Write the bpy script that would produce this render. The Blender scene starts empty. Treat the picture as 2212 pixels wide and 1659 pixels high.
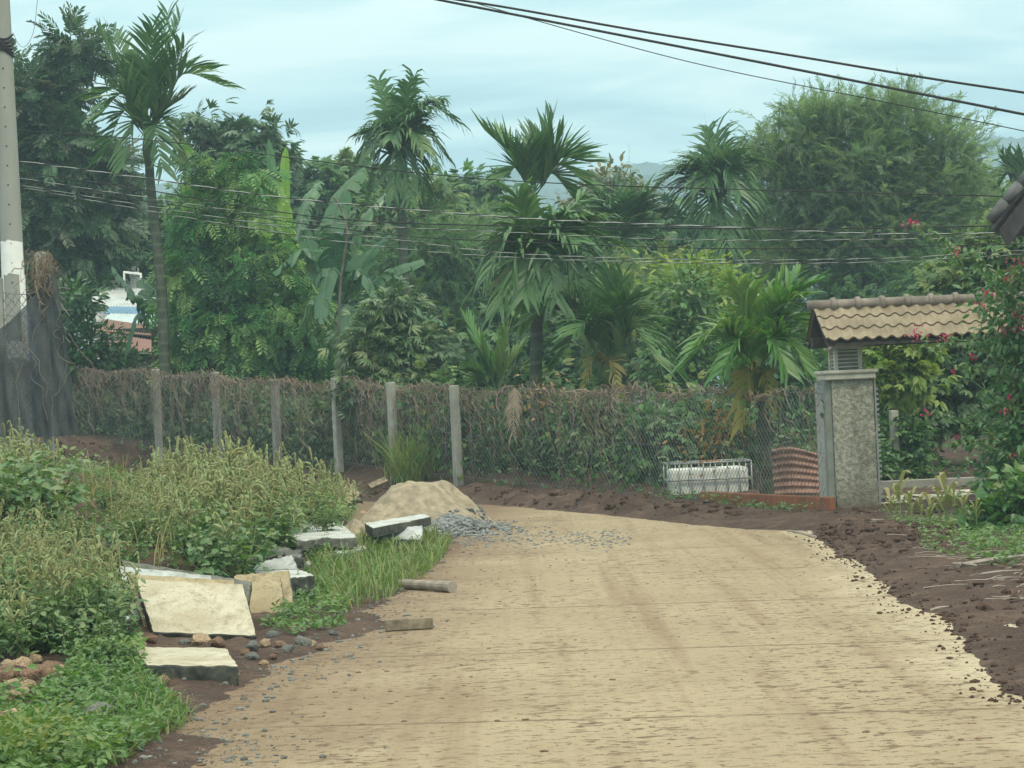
import bpy, bmesh, math, random
import numpy as np
from mathutils import Matrix, Vector

R = math.radians
random.seed(11)
rng = np.random.default_rng(11)
scene = bpy.context.scene
COL = scene.collection

# ------------------------------------------------------------------ camera
F, CX, HY, W, CAMH, ROLL = 5000.0, 1106.0, 860.0, 2212.0, 2.0, R(2.6)
cd = bpy.data.cameras.new("camera"); cam = bpy.data.objects.new("camera", cd); COL.objects.link(cam)
cd.sensor_width = 36; cd.lens = 36 * F / W; cd.shift_y = (HY - 829.5) / W
cd.clip_start = 0.3; cd.clip_end = 12000
cr, sr = math.cos(ROLL), math.sin(ROLL)
cam.matrix_world = Matrix(((cr, sr, 0, 0), (0, 0, -1, 0), (-sr, cr, 0, CAMH), (0, 0, 0, 1)))
scene.camera = cam

# ------------------------------------------------------------------ world, sun, exposure
SUN_EL, SUN_AZ = R(58), R(150)          # azimuth clockwise from +Y
wd = bpy.data.worlds.new("World"); scene.world = wd; wd.use_nodes = True
nt = wd.node_tree; nt.nodes.clear(); L = nt.links.new; N = nt.nodes.new
out = N("ShaderNodeOutputWorld")
sky = N("ShaderNodeTexSky"); sky.sky_type = 'NISHITA'; sky.sun_disc = False
sky.sun_elevation = SUN_EL; sky.sun_rotation = SUN_AZ
bg1 = N("ShaderNodeBackground"); bg1.inputs[1].default_value = 0.1; L(sky.outputs[0], bg1.inputs[0])
tc = N("ShaderNodeTexCoord"); sep = N("ShaderNodeSeparateXYZ"); L(tc.outputs['Generated'], sep.inputs[0])
ad = N("ShaderNodeMath"); ad.operation = 'ADD'; ad.inputs[1].default_value = 0.12; L(sep.outputs[2], ad.inputs[0])
mx = N("ShaderNodeMath"); mx.operation = 'MAXIMUM'; mx.inputs[1].default_value = 0.05; L(ad.outputs[0], mx.inputs[0])
cmb = N("ShaderNodeCombineXYZ")
for i in (0, 1):
    dv = N("ShaderNodeMath"); dv.operation = 'DIVIDE'; L(sep.outputs[i], dv.inputs[0]); L(mx.outputs[0], dv.inputs[1]); L(dv.outputs[0], cmb.inputs[i])
mp = N("ShaderNodeMapping"); mp.inputs['Rotation'].default_value = (0, 0, R(-14)); mp.inputs['Scale'].default_value = (0.8, 1.5, 1); mp.inputs['Location'].default_value = (3.1, 0.7, 0)
L(cmb.outputs[0], mp.inputs[0])
n1 = N("ShaderNodeTexNoise"); n1.inputs['Scale'].default_value = 1.6; n1.inputs['Detail'].default_value = 5; n1.inputs['Roughness'].default_value = 0.5; n1.inputs['Distortion'].default_value = 0.4
L(mp.outputs[0], n1.inputs['Vector'])
rp = N("ShaderNodeValToRGB"); L(n1.outputs[0], rp.inputs[0])
e = rp.color_ramp.elements
e[0].position = 0.4; e[0].color = (0.33, 0.53, 0.575, 1)
e[1].position = 0.6; e[1].color = (0.78, 0.91, 0.85, 1)
x = rp.color_ramp.elements.new(0.49); x.color = (0.5, 0.73, 0.735, 1)
bg2 = N("ShaderNodeBackground"); bg2.inputs[1].default_value = 1.05; L(rp.outputs[0], bg2.inputs[0])
zg = N("ShaderNodeMapRange"); zg.inputs['From Min'].default_value = 0.15; zg.inputs['From Max'].default_value = 1.0; zg.inputs['To Min'].default_value = 0.93; zg.inputs['To Max'].default_value = 2.2
L(sep.outputs[2], zg.inputs[0]); L(zg.outputs[0], bg2.inputs[1])
zc = N("ShaderNodeMapRange"); zc.inputs['From Min'].default_value = 0.16; zc.inputs['From Max'].default_value = 0.6; L(sep.outputs[2], zc.inputs[0])
zm = N("ShaderNodeMix"); zm.data_type = 'RGBA'; zm.inputs[7].default_value = (0.70, 0.735, 0.66, 1); L(zc.outputs[0], zm.inputs[0]); L(rp.outputs[0], zm.inputs[6]); L(zm.outputs[2], bg2.inputs[0])
ms = N("ShaderNodeMixShader"); ms.inputs[0].default_value = 0.93
L(bg1.outputs[0], ms.inputs[1]); L(bg2.outputs[0], ms.inputs[2]); L(ms.outputs[0], out.inputs[0])

sl = bpy.data.lights.new("sun", 'SUN'); so = bpy.data.objects.new("sun", sl); COL.objects.link(so)
sl.energy = 1.5; sl.angle = R(14); sl.color = (1.0, 0.86, 0.62)
sd = Vector((math.sin(SUN_AZ) * math.cos(SUN_EL), math.cos(SUN_AZ) * math.cos(SUN_EL), math.sin(SUN_EL)))
so.rotation_euler = sd.to_track_quat('Z', 'Y').to_euler()
so.location = (0, 0, 60)
vs = scene.view_settings
vs.view_transform = 'Standard'; vs.look = 'None'; vs.exposure = 0.58; vs.gamma = 1.0; vs.use_curve_mapping = False
cy = scene.cycles
cy.max_bounces = 6; cy.diffuse_bounces = 3; cy.glossy_bounces = 2; cy.transmission_bounces = 4; cy.transparent_max_bounces = 6; cy.volume_bounces = 2
cy.volume_max_steps = 64

# ------------------------------------------------------------------ pixel <-> place helpers (2212 x 1659 picture units)
def ray(px, py):
    xc, yc = (px - CX) / F, -(py - HY) / F
    return xc * cr + yc * sr, -xc * sr + yc * cr
def P(px, py, Y):
    a, b = ray(px, py)
    return np.array([a * Y, Y, CAMH + b * Y])
def G(px, py, z=0.0):
    a, b = ray(px, py)
    Y = (z - CAMH) / b
    return np.array([a * Y, Y, z])
def XP(px, Y, z):                        # world x of picture column px at depth Y, height z
    b = (z - CAMH) / Y
    # solve xc from b=-xc*sr+yc*cr
    xc = (px - CX) / F; yc = (b + xc * sr) / cr
    return (xc * cr + yc * sr) * Y
def nrm(v):
    v = np.asarray(v, float); return v / np.maximum(np.linalg.norm(v, axis=-1, keepdims=True), 1e-9)

# ------------------------------------------------------------------ noise
def _h(xi, yi, s):
    h = (xi * 374761393 + yi * 668265263 + s * 2147483647) & 0xffffffff
    h = ((h ^ (h >> 13)) * 1274126177) & 0xffffffff
    return ((h ^ (h >> 16)) & 0xffff) / 65535.0
def vn(x, y, s=0):
    x = np.asarray(x, float); y = np.asarray(y, float)
    xi = np.floor(x).astype(np.int64); yi = np.floor(y).astype(np.int64)
    u = x - xi; v = y - yi; u = u * u * (3 - 2 * u); v = v * v * (3 - 2 * v)
    return (_h(xi, yi, s) * (1 - u) + _h(xi + 1, yi, s) * u) * (1 - v) + (_h(xi, yi + 1, s) * (1 - u) + _h(xi + 1, yi + 1, s) * u) * v - 0.5
def fbm(x, y, s=0, o=4):
    t = 0; a = 1.0
    for i in range(o):
        t = t + a * vn(x * 2 ** i + 17.3 * i, y * 2 ** i - 9.1 * i, s + i); a *= 0.5
    return t
def sstep(a, b, x):
    t = np.clip((x - a) / (b - a), 0, 1); return t * t * (3 - 2 * t)

# ------------------------------------------------------------------ mesh builder
LOCS = {}
class MB:
    def __init__(s): s.v = []; s.f = []; s.r = []; s.n = 0
    def add(s, V, Fs, rnd=0.5, mat=0):
        V = np.asarray(V, float).reshape(-1, 3)
        s.v.append(V)
        r = np.asarray(rnd, float); s.r.append(np.full(len(V), float(r)) if r.ndim == 0 else r)
        for A in (Fs if isinstance(Fs, list) else [Fs]):
            A = np.asarray(A, np.int64)
            if len(A): s.f.append((A + s.n, mat))
        s.n += len(V)
    def build(s, name, mats, parent=None, smooth=False, loc=None):
        me = bpy.data.meshes.new(name)
        V = np.concatenate(s.v)
        base = LOCS.get(parent.name, np.zeros(3)) if parent is not None else np.zeros(3)
        if loc is not None: base = np.asarray(loc, float)
        V = V - base
        me.vertices.add(len(V)); me.vertices.foreach_set('co', V.astype(np.float32).ravel())
        li = np.concatenate([A.ravel() for A, m in s.f]); cnt = np.concatenate([np.full(len(A), A.shape[1]) for A, m in s.f])
        mi = np.concatenate([np.full(len(A), m) for A, m in s.f])
        me.loops.add(len(li)); me.loops.foreach_set('vertex_index', li.astype(np.int32))
        me.polygons.add(len(cnt)); st = np.concatenate([[0], np.cumsum(cnt)[:-1]])
        me.polygons.foreach_set('loop_start', st.astype(np.int32))
        me.polygons.foreach_set('material_index', mi.astype(np.int32))
        me.polygons.foreach_set('use_smooth', np.full(len(cnt), smooth))
        at = me.attributes.new('rnd', 'FLOAT', 'POINT'); at.data.foreach_set('value', np.clip(np.concatenate(s.r), 0, 1).astype(np.float32))
        for m in (mats if isinstance(mats, (list, tuple)) else [mats]): me.materials.append(m)
        me.update(calc_edges=True)
        o = bpy.data.objects.new(name, me); COL.objects.link(o)
        if parent is not None: o.parent = parent
        elif loc is not None: o.location = loc
        LOCS[o.name] = base
        return o

def tag(o, label=None, cat=None, group=None, kind=None):
    if label: o['label'] = label
    if cat: o['category'] = cat
    if group: o['group'] = group
    if kind: o['kind'] = kind
    return o
def thing(name, label, cat, loc=(0, 0, 0), group=None, kind=None):
    o = bpy.data.objects.new(name, None); COL.objects.link(o); o.location = tuple(float(c) for c in loc)
    o.empty_display_size = 0.1
    LOCS[o.name] = np.asarray(loc, float)
    return tag(o, label, cat, group, kind)
def dup(root, loc, rz=0.0, sc=1.0, label=None, group=None, tilt=(0, 0)):
    def cp(o, par):
        c = o.copy(); COL.objects.link(c)
        if par is not None: c.parent = par
        for ch in o.children: cp(ch, c)
        return c
    r = cp(root, None)
    r.location = tuple(float(c) for c in loc); r.rotation_euler = (tilt[0], tilt[1], rz); r.scale = (sc, sc, sc)
    if label: r['label'] = label
    if group: r['group'] = group
    return r

def tube(path, rad, k=6, cap=True):
    p = np.asarray(path, float); n = len(p); rad = np.broadcast_to(np.asarray(rad, float), (n,))
    t = nrm(np.gradient(p, axis=0))
    ref = np.array([0.0, 0, 1]) if abs(t[0][2]) < 0.9 else np.array([1.0, 0, 0])
    a = nrm(np.cross(t, ref)); b = np.cross(t, a)
    for i in range(1, n):                         # parallel transport
        u = a[i - 1] - t[i] * np.dot(a[i - 1], t[i]); a[i] = nrm(u); b[i] = np.cross(t[i], a[i])
    th = np.linspace(0, 2 * np.pi, k, endpoint=False)
    V = p[:, None] + rad[:, None, None] * (np.cos(th)[None, :, None] * a[:, None] + np.sin(th)[None, :, None] * b[:, None])
    i = np.arange(n - 1)[:, None] * k; j = np.arange(k)[None]; j2 = (j + 1) % k
    Q = np.stack([i + j, i + j2, i + k + j2, i + k + j], -1).reshape(-1, 4)
    Fs = [Q]
    if cap: Fs += [np.arange(k)[None, ::-1], (np.arange(k) + (n - 1) * k)[None]]
    return V.reshape(-1, 3), Fs
def curve(pts, n):                                # Catmull-Rom through points
    p = np.asarray(pts, float); p = np.vstack([2 * p[0] - p[1], p, 2 * p[-1] - p[-2]])
    m = len(p) - 3; u = np.linspace(0, m - 1e-6, n); i = u.astype(int); t = (u - i)[:, None]
    a, b, c, d = p[i], p[i + 1], p[i + 2], p[i + 3]
    return 0.5 * (2 * b + (c - a) * t + (2 * a - 5 * b + 4 * c - d) * t ** 2 + (3 * b - a - 3 * c + d) * t ** 3)
def box(c, size, Rm=None):
    s = np.asarray(size, float) / 2
    V = np.array([[x, y, z] for z in (-1, 1) for y in (-1, 1) for x in (-1, 1)], float) * s
    if Rm is not None: V = V @ np.asarray(Rm).T
    return V + np.asarray(c, float), np.array([[0, 2, 3, 1], [4, 5, 7, 6], [0, 1, 5, 4], [2, 6, 7, 3], [0, 4, 6, 2], [1, 3, 7, 5]])
def rotz(a): return np.array([[math.cos(a), -math.sin(a), 0], [math.sin(a), math.cos(a), 0], [0, 0, 1]])
def bevbox(c, size, Rm=None, b=0.01, seg=2):
    bm = bmesh.new(); bmesh.ops.create_cube(bm, size=1)
    for v in bm.verts: v.co = Vector((v.co.x * size[0], v.co.y * size[1], v.co.z * size[2]))
    bmesh.ops.bevel(bm, geom=list(bm.edges), offset=b, segments=seg, affect='EDGES', profile=0.5)
    V, Fs = frombm(bm); bm.free()
    if Rm is not None: V = V @ np.asarray(Rm).T
    return V + np.asarray(c, float), Fs
def frombm(bm):
    bm.verts.ensure_lookup_table(); bm.verts.index_update()
    V = np.array([v.co[:] for v in bm.verts]); d = {}
    for f in bm.faces: d.setdefault(len(f.verts), []).append([v.index for v in f.verts])
    return V, [np.array(x) for x in d.values()]
def grid(P00, P10, P11, P01, nu, nv):
    u = np.linspace(0, 1, nu)[None, :, None]; v = np.linspace(0, 1, nv)[:, None, None]
    V = (1 - u) * (1 - v) * P00 + u * (1 - v) * P10 + u * v * P11 + (1 - u) * v * P01
    i = np.arange(nv - 1)[:, None] * nu + np.arange(nu - 1)[None]
    return V, np.stack([i, i + 1, i + nu + 1, i + nu], -1).reshape(-1, 4)

# ------------------------------------------------------------------ materials
MAT = {}
class NM:
    def __init__(s, name):
        s.m = bpy.data.materials.new(name); s.m.use_nodes = True; s.t = s.m.node_tree; s.b = s.t.nodes['Principled BSDF']; s.o = s.t.nodes['Material Output']
        MAT[name] = s.m
    def n(s, typ, **kw):
        x = s.t.nodes.new(typ)
        for k, v in kw.items():
            if hasattr(x, k): setattr(x, k, v)
        return x
    def l(s, a, b): s.t.links.new(a, b)
    def noise(s, scale, detail=4, rough=0.55, vec=None, dist=0.0):
        x = s.n("ShaderNodeTexNoise"); x.inputs['Scale'].default_value = scale; x.inputs['Detail'].default_value = detail
        x.inputs['Roughness'].default_value = rough; x.inputs['Distortion'].default_value = dist
        s.l(vec if vec is not None else s.coord(), x.inputs['Vector']); return x.outputs[0]
    def coord(s, scale=None, kind='Object'):
        t = s.n("ShaderNodeTexCoord"); o = t.outputs[kind]
        if scale is None: return o
        m = s.n("ShaderNodeMapping"); m.inputs['Scale'].default_value = scale; s.l(o, m.inputs[0]); return m.outputs[0]
    def pos(s, scale=(1, 1, 1), rot=(0, 0, 0)):
        g = s.n("ShaderNodeNewGeometry"); m = s.n("ShaderNodeMapping"); m.inputs['Scale'].default_value = scale; m.inputs['Rotation'].default_value = rot
        s.l(g.outputs['Position'], m.inputs[0]); return m.outputs[0]
    def ramp(s, fac, stops):
        r = s.n("ShaderNodeValToRGB"); s.l(fac, r.inputs[0]); el = r.color_ramp.elements
        while len(el) < len(stops): el.new(0.5)
        for q, (p_, c) in zip(el, stops):
            q.position = p_; q.color = (*c, 1) if len(c) == 3 else c
        return r.outputs[0]
    def mask(s, fac, a, b):
        r = s.n("ShaderNodeMapRange"); r.inputs['From Min'].default_value = a; r.inputs['From Max'].default_value = b; s.l(fac, r.inputs[0]); return r.outputs[0]
    def mix(s, fac, a, b, mode='MIX'):
        x = s.n("ShaderNodeMix"); x.data_type = 'RGBA'; x.blend_type = mode
        for sock, val in ((x.inputs[0], fac), (x.inputs[6], a), (x.inputs[7], b)):
            if hasattr(val, 'node'): s.l(val, sock)
            else: sock.default_value = (*val, 1) if isinstance(val, tuple) else val
        return x.outputs[2]
    def math(s, op, a, b=0.0):
        x = s.n("ShaderNodeMath"); x.operation = op
        for sock, val in ((x.inputs[0], a), (x.inputs[1], b)):
            if hasattr(val, 'node'): s.l(val, sock)
            else: sock.default_value = val
        return x.outputs[0]
    def attr(s, name='rnd'):
        a = s.n("ShaderNodeAttribute"); a.attribute_name = name; return a.outputs['Fac']
    def color(s, c):
        if hasattr(c, 'node'): s.l(c, s.b.inputs['Base Color'])
        else: s.b.inputs['Base Color'].default_value = (*c, 1)
    def bump(s, h, strength=0.3, dist=0.02):
        b = s.n("ShaderNodeBump"); b.inputs['Strength'].default_value = strength; b.inputs['Distance'].default_value = dist
        s.l(h, b.inputs['Height']); s.l(b.outputs[0], s.b.inputs['Normal'])
    def rough(s, v, spec=0.3):
        s.b.inputs['Roughness'].default_value = v; s.b.inputs['Specular IOR Level'].default_value = spec

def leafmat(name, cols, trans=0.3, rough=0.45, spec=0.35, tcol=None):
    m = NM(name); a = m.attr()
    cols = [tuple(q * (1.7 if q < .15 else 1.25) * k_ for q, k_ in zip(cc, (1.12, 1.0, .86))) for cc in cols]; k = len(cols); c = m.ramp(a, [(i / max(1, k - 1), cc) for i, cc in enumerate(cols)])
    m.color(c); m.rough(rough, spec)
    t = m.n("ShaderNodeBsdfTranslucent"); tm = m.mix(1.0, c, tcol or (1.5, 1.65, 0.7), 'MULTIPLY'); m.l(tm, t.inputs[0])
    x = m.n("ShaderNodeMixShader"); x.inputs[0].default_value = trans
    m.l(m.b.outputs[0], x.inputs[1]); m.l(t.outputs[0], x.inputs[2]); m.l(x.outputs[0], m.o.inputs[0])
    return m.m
def plain(name, c, rough=0.7, spec=0.3, var=0.25, scale=6, metal=0.0, bump=0.0):
    m = NM(name); nz = m.noise(scale)
    m.color(m.mix(m.mask(nz, 0.35, 0.65), tuple(q * (1 - var) for q in c), tuple(min(1, q * (1 + var)) for q in c)))
    m.rough(rough, spec); m.b.inputs['Metallic'].default_value = metal
    if bump: m.bump(nz, bump, 0.03)
    return m.m
def bark(name, c1, c2, ring=0.0, scale=8):
    m = NM(name); nz = m.noise(scale, vec=m.pos((1, 1, 0.35)))
    c = m.mix(m.mask(nz, 0.35, 0.65), c1, c2)
    if ring:
        w = m.n("ShaderNodeTexWave", bands_direction='Z'); w.inputs['Scale'].default_value = ring; w.inputs['Distortion'].default_value = 1.0; m.l(m.pos(), w.inputs[0])
        c = m.mix(m.mask(w.outputs['Fac'], 0.75, 0.95), c, tuple(min(1, q * 1.15) for q in c2))
    m.color(c); m.rough(0.85, 0.2); m.bump(nz, 0.5, 0.02); return m.m

# foliage
leafmat("dark_pinnate_leaf", [(0.018, 0.05, 0.026), (0.034, 0.083, 0.045), (0.07, 0.15, 0.085), (0.12, 0.17, 0.11)], 0.2)
leafmat("bright_pinnate_leaf", [(0.016, 0.06, 0.026), (0.04, 0.145, 0.05), (0.1, 0.25, 0.08), (0.2, 0.34, 0.11)], 0.3)
leafmat("feather_leaf", [(0.035, 0.09, 0.05), (0.068, 0.15, 0.082), (0.105, 0.21, 0.115), (0.15, 0.25, 0.145)], 0.48, 0.6, 0.2)
leafmat("grove_leaf", [(0.012, 0.043, 0.022), (0.03, 0.08, 0.03), (0.055, 0.13, 0.045), (0.12, 0.18, 0.055)], 0.25)
leafmat("grove_leaf_light", [(0.03, 0.085, 0.03), (0.06, 0.15, 0.045), (0.11, 0.21, 0.06), (0.22, 0.27, 0.07)], 0.3)
leafmat("rust_leaf", [(0.05, 0.07, 0.04), (0.08, 0.1, 0.055), (0.12, 0.11, 0.06), (0.16, 0.12, 0.07)], 0.2)
leafmat("palm_leaf", [(0.014, 0.042, 0.022), (0.027, 0.078, 0.032), (0.055, 0.12, 0.05), (0.11, 0.17, 0.08)], 0.22, 0.42, 0.42)
leafmat("palm_leaf_light", [(0.025, 0.085, 0.03), (0.045, 0.13, 0.04), (0.085, 0.2, 0.05), (0.16, 0.26, 0.08)], 0.3, 0.4, 0.45)
leafmat("palm_leaf_dead", [(0.1, 0.11, 0.035), (0.18, 0.18, 0.055), (0.25, 0.23, 0.09), (0.25, 0.19, 0.1)], 0.25, 0.7, 0.2)
leafmat("banana_leaf", [(0.014, 0.05, 0.028), (0.03, 0.085, 0.048), (0.055, 0.125, 0.075), (0.1, 0.175, 0.12)], 0.25, 0.35, 0.5)
leafmat("banana_leaf_young", [(0.06, 0.19, 0.04), (0.09, 0.26, 0.045), (0.14, 0.32, 0.055), (0.19, 0.36, 0.06)], 0.45, 0.4, 0.4)
leafmat("durian_leaf", [(0.02, 0.05, 0.026), (0.04, 0.085, 0.04), (0.075, 0.125, 0.06), (0.13, 0.17, 0.09)], 0.2, 0.4, 0.45)
leafmat("glossy_leaf", [(0.012, 0.045, 0.018), (0.025, 0.08, 0.025), (0.05, 0.12, 0.04), (0.1, 0.19, 0.06)], 0.2, 0.32, 0.5)
leafmat("coffee_leaf", [(0.016, 0.055, 0.025), (0.032, 0.09, 0.035), (0.06, 0.15, 0.05), (0.11, 0.21, 0.07)], 0.22, 0.4, 0.45)
leafmat("yellowish_leaf", [(0.05, 0.12, 0.03), (0.1, 0.2, 0.04), (0.17, 0.27, 0.05), (0.25, 0.32, 0.06)], 0.35)
leafmat("weed_leaf", [(0.035, 0.1, 0.035), (0.06, 0.16, 0.055), (0.105, 0.22, 0.08), (0.19, 0.3, 0.11)], 0.28, 0.55, 0.3)
leafmat("weed_leaf_dark", [(0.022, 0.07, 0.03), (0.04, 0.11, 0.045), (0.07, 0.16, 0.065), (0.14, 0.24, 0.09)], 0.22, 0.5, 0.35)
leafmat("amaranth_spike", [(0.1, 0.149, 0.06), (0.135, 0.195, 0.08), (0.21, 0.275, 0.12), (0.27, 0.31, 0.15)], 0.2, 0.8, 0.1)
leafmat("cover_leaf", [(0.022, 0.055, 0.024), (0.042, 0.095, 0.038), (0.075, 0.14, 0.055), (0.17, 0.2, 0.08)], 0.28, 0.5, 0.3)
leafmat("corner_leaf", [(0.022, 0.07, 0.024), (0.042, 0.115, 0.032), (0.07, 0.155, 0.04), (0.14, 0.2, 0.05)], 0.28, 0.55, .25)
leafmat("grass_blade", [(0.035, 0.085, 0.026), (0.06, 0.13, 0.04), (0.1, 0.17, 0.055), (0.22, 0.22, 0.11)], 0.3, 0.5, 0.3)
leafmat("vine_leaf", [(0.02, 0.065, 0.025), (0.035, 0.095, 0.035), (0.06, 0.14, 0.05), (0.18, 0.19, 0.07)], 0.25)
leafmat("bougainvillea_leaf", [(0.02, 0.075, 0.035), (0.04, 0.115, 0.05), (0.075, 0.17, 0.065), (0.17, 0.25, 0.08)], 0.28, 0.4, 0.4)
leafmat("bougainvillea_bract", [(0.22, 0.02, 0.06), (0.34, 0.035, 0.1), (0.42, 0.07, 0.13), (0.5, 0.2, 0.17)], 0.35, 0.6, 0.2, (1.2, 1.0, 1.0))
leafmat("dry_vine_strand", [(0.088, 0.076, 0.058), (0.13, 0.114, 0.09), (0.185, 0.164, 0.132), (0.25, 0.228, 0.19)], 0.05, 0.9, 0.1)
leafmat("dry_leaf", [(0.1, 0.06, 0.035), (0.2, 0.12, 0.06), (0.28, 0.17, 0.08), (0.32, 0.22, 0.12)], 0.2, 0.9, 0.1)
# wood
bark("palm_bark", (0.042, 0.055, 0.038), (0.08, 0.095, 0.067), ring=1.1)
bark("palm_shaft", (0.075, 0.12, 0.05), (0.13, 0.17, 0.07))
bark("tree_bark", (0.07, 0.06, 0.05), (0.14, 0.125, 0.1))
bark("pale_bark", (0.2, 0.2, 0.17), (0.32, 0.31, 0.27))
bark("banana_stem", (0.06, 0.08, 0.04), (0.13, 0.12, 0.07))
bark("dead_wood", (0.22, 0.19, 0.16), (0.34, 0.3, 0.26))
bark("stem_green", (0.1, 0.17, 0.06), (0.19, 0.24, 0.1), scale=20)
# ------------------------------------------------------------------ setting: ground and road
fence_px = [(1790, 35.6, 1112), (1760, 36.1, 1105), (1580, 39.2, 1090), (1400, 42.6, 1075), (1190, 45.6, 1055), (999, 48, 1035), (862, 50.2, 1022), (741, 52.4, 1003), (592, 54.8, 997), (464, 57.2, 985), (336, 59.8, 970), (170, 63, 950), (20, 66, 935)]
fence_top = [848, 850, 849, 847, 843, 842, 835, 825, 828, 812, 805, 800, 790]
FB = np.array([P(px, py, Y) for px, Y, py in fence_px]); FT = np.array([P(px, t, Y) for (px, Y, py), t in zip(fence_px, fence_top)])
ctrl = [tuple(p) for p in FB]
ctrl += [(-3.2, 13.5, .1), (-3.4, 17, .22), (-4.5, 20, .4), (-5, 25, .6), (-6.2, 30, .85), (-8, 37, 1.15), (-2.6, 20, .06), (-2.6, 27, .12), (-3, 33, .3), (-4.5, 38, .45),
         (-12, 42, 1.4), (-8, 48, .75), (-12, 30, 1.4), (-10, 20, 1.0), (5, 18, .02), (6, 25, .02), (6.2, 32, .0), (9, 30, .1), (8, 38, .03), (10, 42, .1),
         (2, 55, .2), (10, 60, .2), (-4, 62, .6), (-12, 75, 1.4), (20, 100, 1), (-25, 100, 2.2), (0, 110, 1), (0, -10, 0), (-12, 0, .3), (12, 5, .2), (0, 300, 2), (-300, 200, 4), (300, 200, 2), (0, 1500, 4), (0, 4000, 4)]
CT = np.array(ctrl)
redge = [(2212, 1520), (2174, 1496), (2134, 1453), (2091, 1406), (2064, 1370), (2048, 1340), (2001, 1323), (1938, 1303), (1928, 1273), (1888, 1249), (1861, 1223), (1848, 1208), (1811, 1204), (1794, 1186), (1771, 1169), (1764, 1156), (1757, 1146), (1690, 1146), (1607, 1143), (1474, 1131), (1300, 1112), (1160, 1099), (1040, 1090)]
ledge = [(985, 1160), (965, 1190), (930, 1215), (900, 1255), (850, 1290), (800, 1318), (840, 1350), (700, 1400), (590, 1440), (530, 1480), (420, 1545), (350, 1580), (520, 1600), (430, 1640), (410, 1659)]
road_poly = [(3.0, -10), (3.0, 8)] + [tuple(G(*p)[:2]) for p in redge] + [(-10.6, 59), (-14, 56.5), (-4.2, 41.4), (-2.5, 38.9), (-1.3, 36.6), (-0.8, 34.6)] + [tuple(G(*p)[:2]) for p in ledge] + [(-2.0, 11), (-2.6, 7), (-2.7, -10)]
RP = np.array(road_poly)
def sdist(x, y, poly):
    d = np.full(x.shape, 1e9); ins = np.zeros(x.shape, bool); n = len(poly)
    for i in range(n):
        ax, ay = poly[i]; bx, by = poly[(i + 1) % n]; ex, ey = bx - ax, by - ay
        t = np.clip(((x - ax) * ex + (y - ay) * ey) / (ex * ex + ey * ey + 1e-12), 0, 1)
        d = np.minimum(d, (x - ax - t * ex) ** 2 + (y - ay - t * ey) ** 2)
        c = ((ay > y) != (by > y)) & (x < (bx - ax) * (y - ay) / (by - ay + 1e-12) + ax); ins ^= c
    d = np.sqrt(d); return np.where(ins, -d, d)
MOUND = G(1900, 1150, 0.1)
def HZ(x, y):
    x = np.atleast_1d(np.asarray(x, float)); y = np.atleast_1d(np.asarray(y, float))
    w = 0; zz = 0
    for cx, cyy, cz in CT:
        q = 1.0 / ((x - cx) ** 2 + (y - cyy) ** 2 + 0.6) ** 1.6; w = w + q; zz = zz + q * cz
    e = zz / w
    d = sdist(x, y, RP)
    near = (np.abs(x) < 14) & (y < 75)
    n = np.where(near, fbm(x * 2.3, y * 2.3, 3, 4), 0)
    fine = np.where(near, fbm(x * 9, y * 9, 9, 2), 0)
    dd = d + n * np.where(x < 0.5, 0.2, 0.085) + fine * np.where(x < 0.5, 0.1, 0.05)
    h = np.clip(dd * 0.16, -0.06, 0.035) + sstep(0.3, 3.0, d) * e * 1.0
    out_ = sstep(0.02, 0.5, d)
    h = h + out_ * (n * 0.06 + fine * 0.045)
    # churned soil along the fence and the clod mound by the pillar
    fd = np.full(x.shape, 1e9)
    for i in range(len(FB) - 1):
        ax, ay = FB[i][:2]; ex, ey = FB[i + 1][:2] - FB[i][:2]
        t = np.clip(((x - ax) * ex + (y - ay) * ey) / (ex * ex + ey * ey), 0, 1)
        fd = np.minimum(fd, np.hypot(x - ax - t * ex, y - ay - t * ey))
    h = h + out_ * (1 - .8 * sstep(1.5, 3.5, x)) * np.exp(-((fd - 1.6) / 1.3) ** 2) * (0.1 + 0.25 * (fbm(x * 4, y * 4, 21, 3) + .1))
    g = np.exp(-(((x - MOUND[0]) / 0.85) ** 2 + ((y - MOUND[1] - .5) / 1.6) ** 2))
    h = h + out_ * g * (0.09 + 0.2 * fbm(x * 5, y * 5, 33, 3))
    return h
def gz(x, y): return float(HZ(x, y)[0])

def spaced(bounds):
    o = []
    for a, b, s in bounds: o += list(np.arange(a, b, s))
    return np.array(o + [bounds[-1][1]])
gx = spaced([(-5000, -1000, 500), (-1000, -200, 100), (-200, -40, 20), (-40, -14, 2), (-14, -6.5, .22), (-6.5, 7.5, .055), (7.5, 12, .15), (12, 40, 2), (40, 200, 20), (200, 1000, 100), (1000, 5000, 500)])
gy = spaced([(-300, -20, 40), (-20, 8, 2), (8, 12, .3), (12, 44, .1), (44, 70, .3), (70, 130, 3), (130, 400, 30), (400, 6000, 400)])
X, Y = np.meshgrid(gx, gy); Z = HZ(X.ravel(), Y.ravel())
i = np.arange(len(gy) - 1)[:, None] * len(gx) + np.arange(len(gx) - 1)[None]
mb = MB(); mb.add(np.stack([X.ravel(), Y.ravel(), Z], -1), np.stack([i, i + 1, i + len(gx) + 1, i + len(gx)], -1).reshape(-1, 4))
m = NM("soil"); p = m.pos()
n1 = m.noise(0.9, 5, 0.6, p); n2 = m.noise(14, 4, 0.65, p); n3 = m.noise(60, 2, 0.6, p)
n4 = m.noise(3.3, 5, 0.7, p); c = m.mix(m.mask(n1, 0.35, 0.65), (0.055, 0.037, 0.031), (0.105, 0.071, 0.056)); c = m.mix(m.math('MULTIPLY', m.mask(n4, 0.5, 0.68), 0.6), c, (0.17, 0.115, 0.085))
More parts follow.
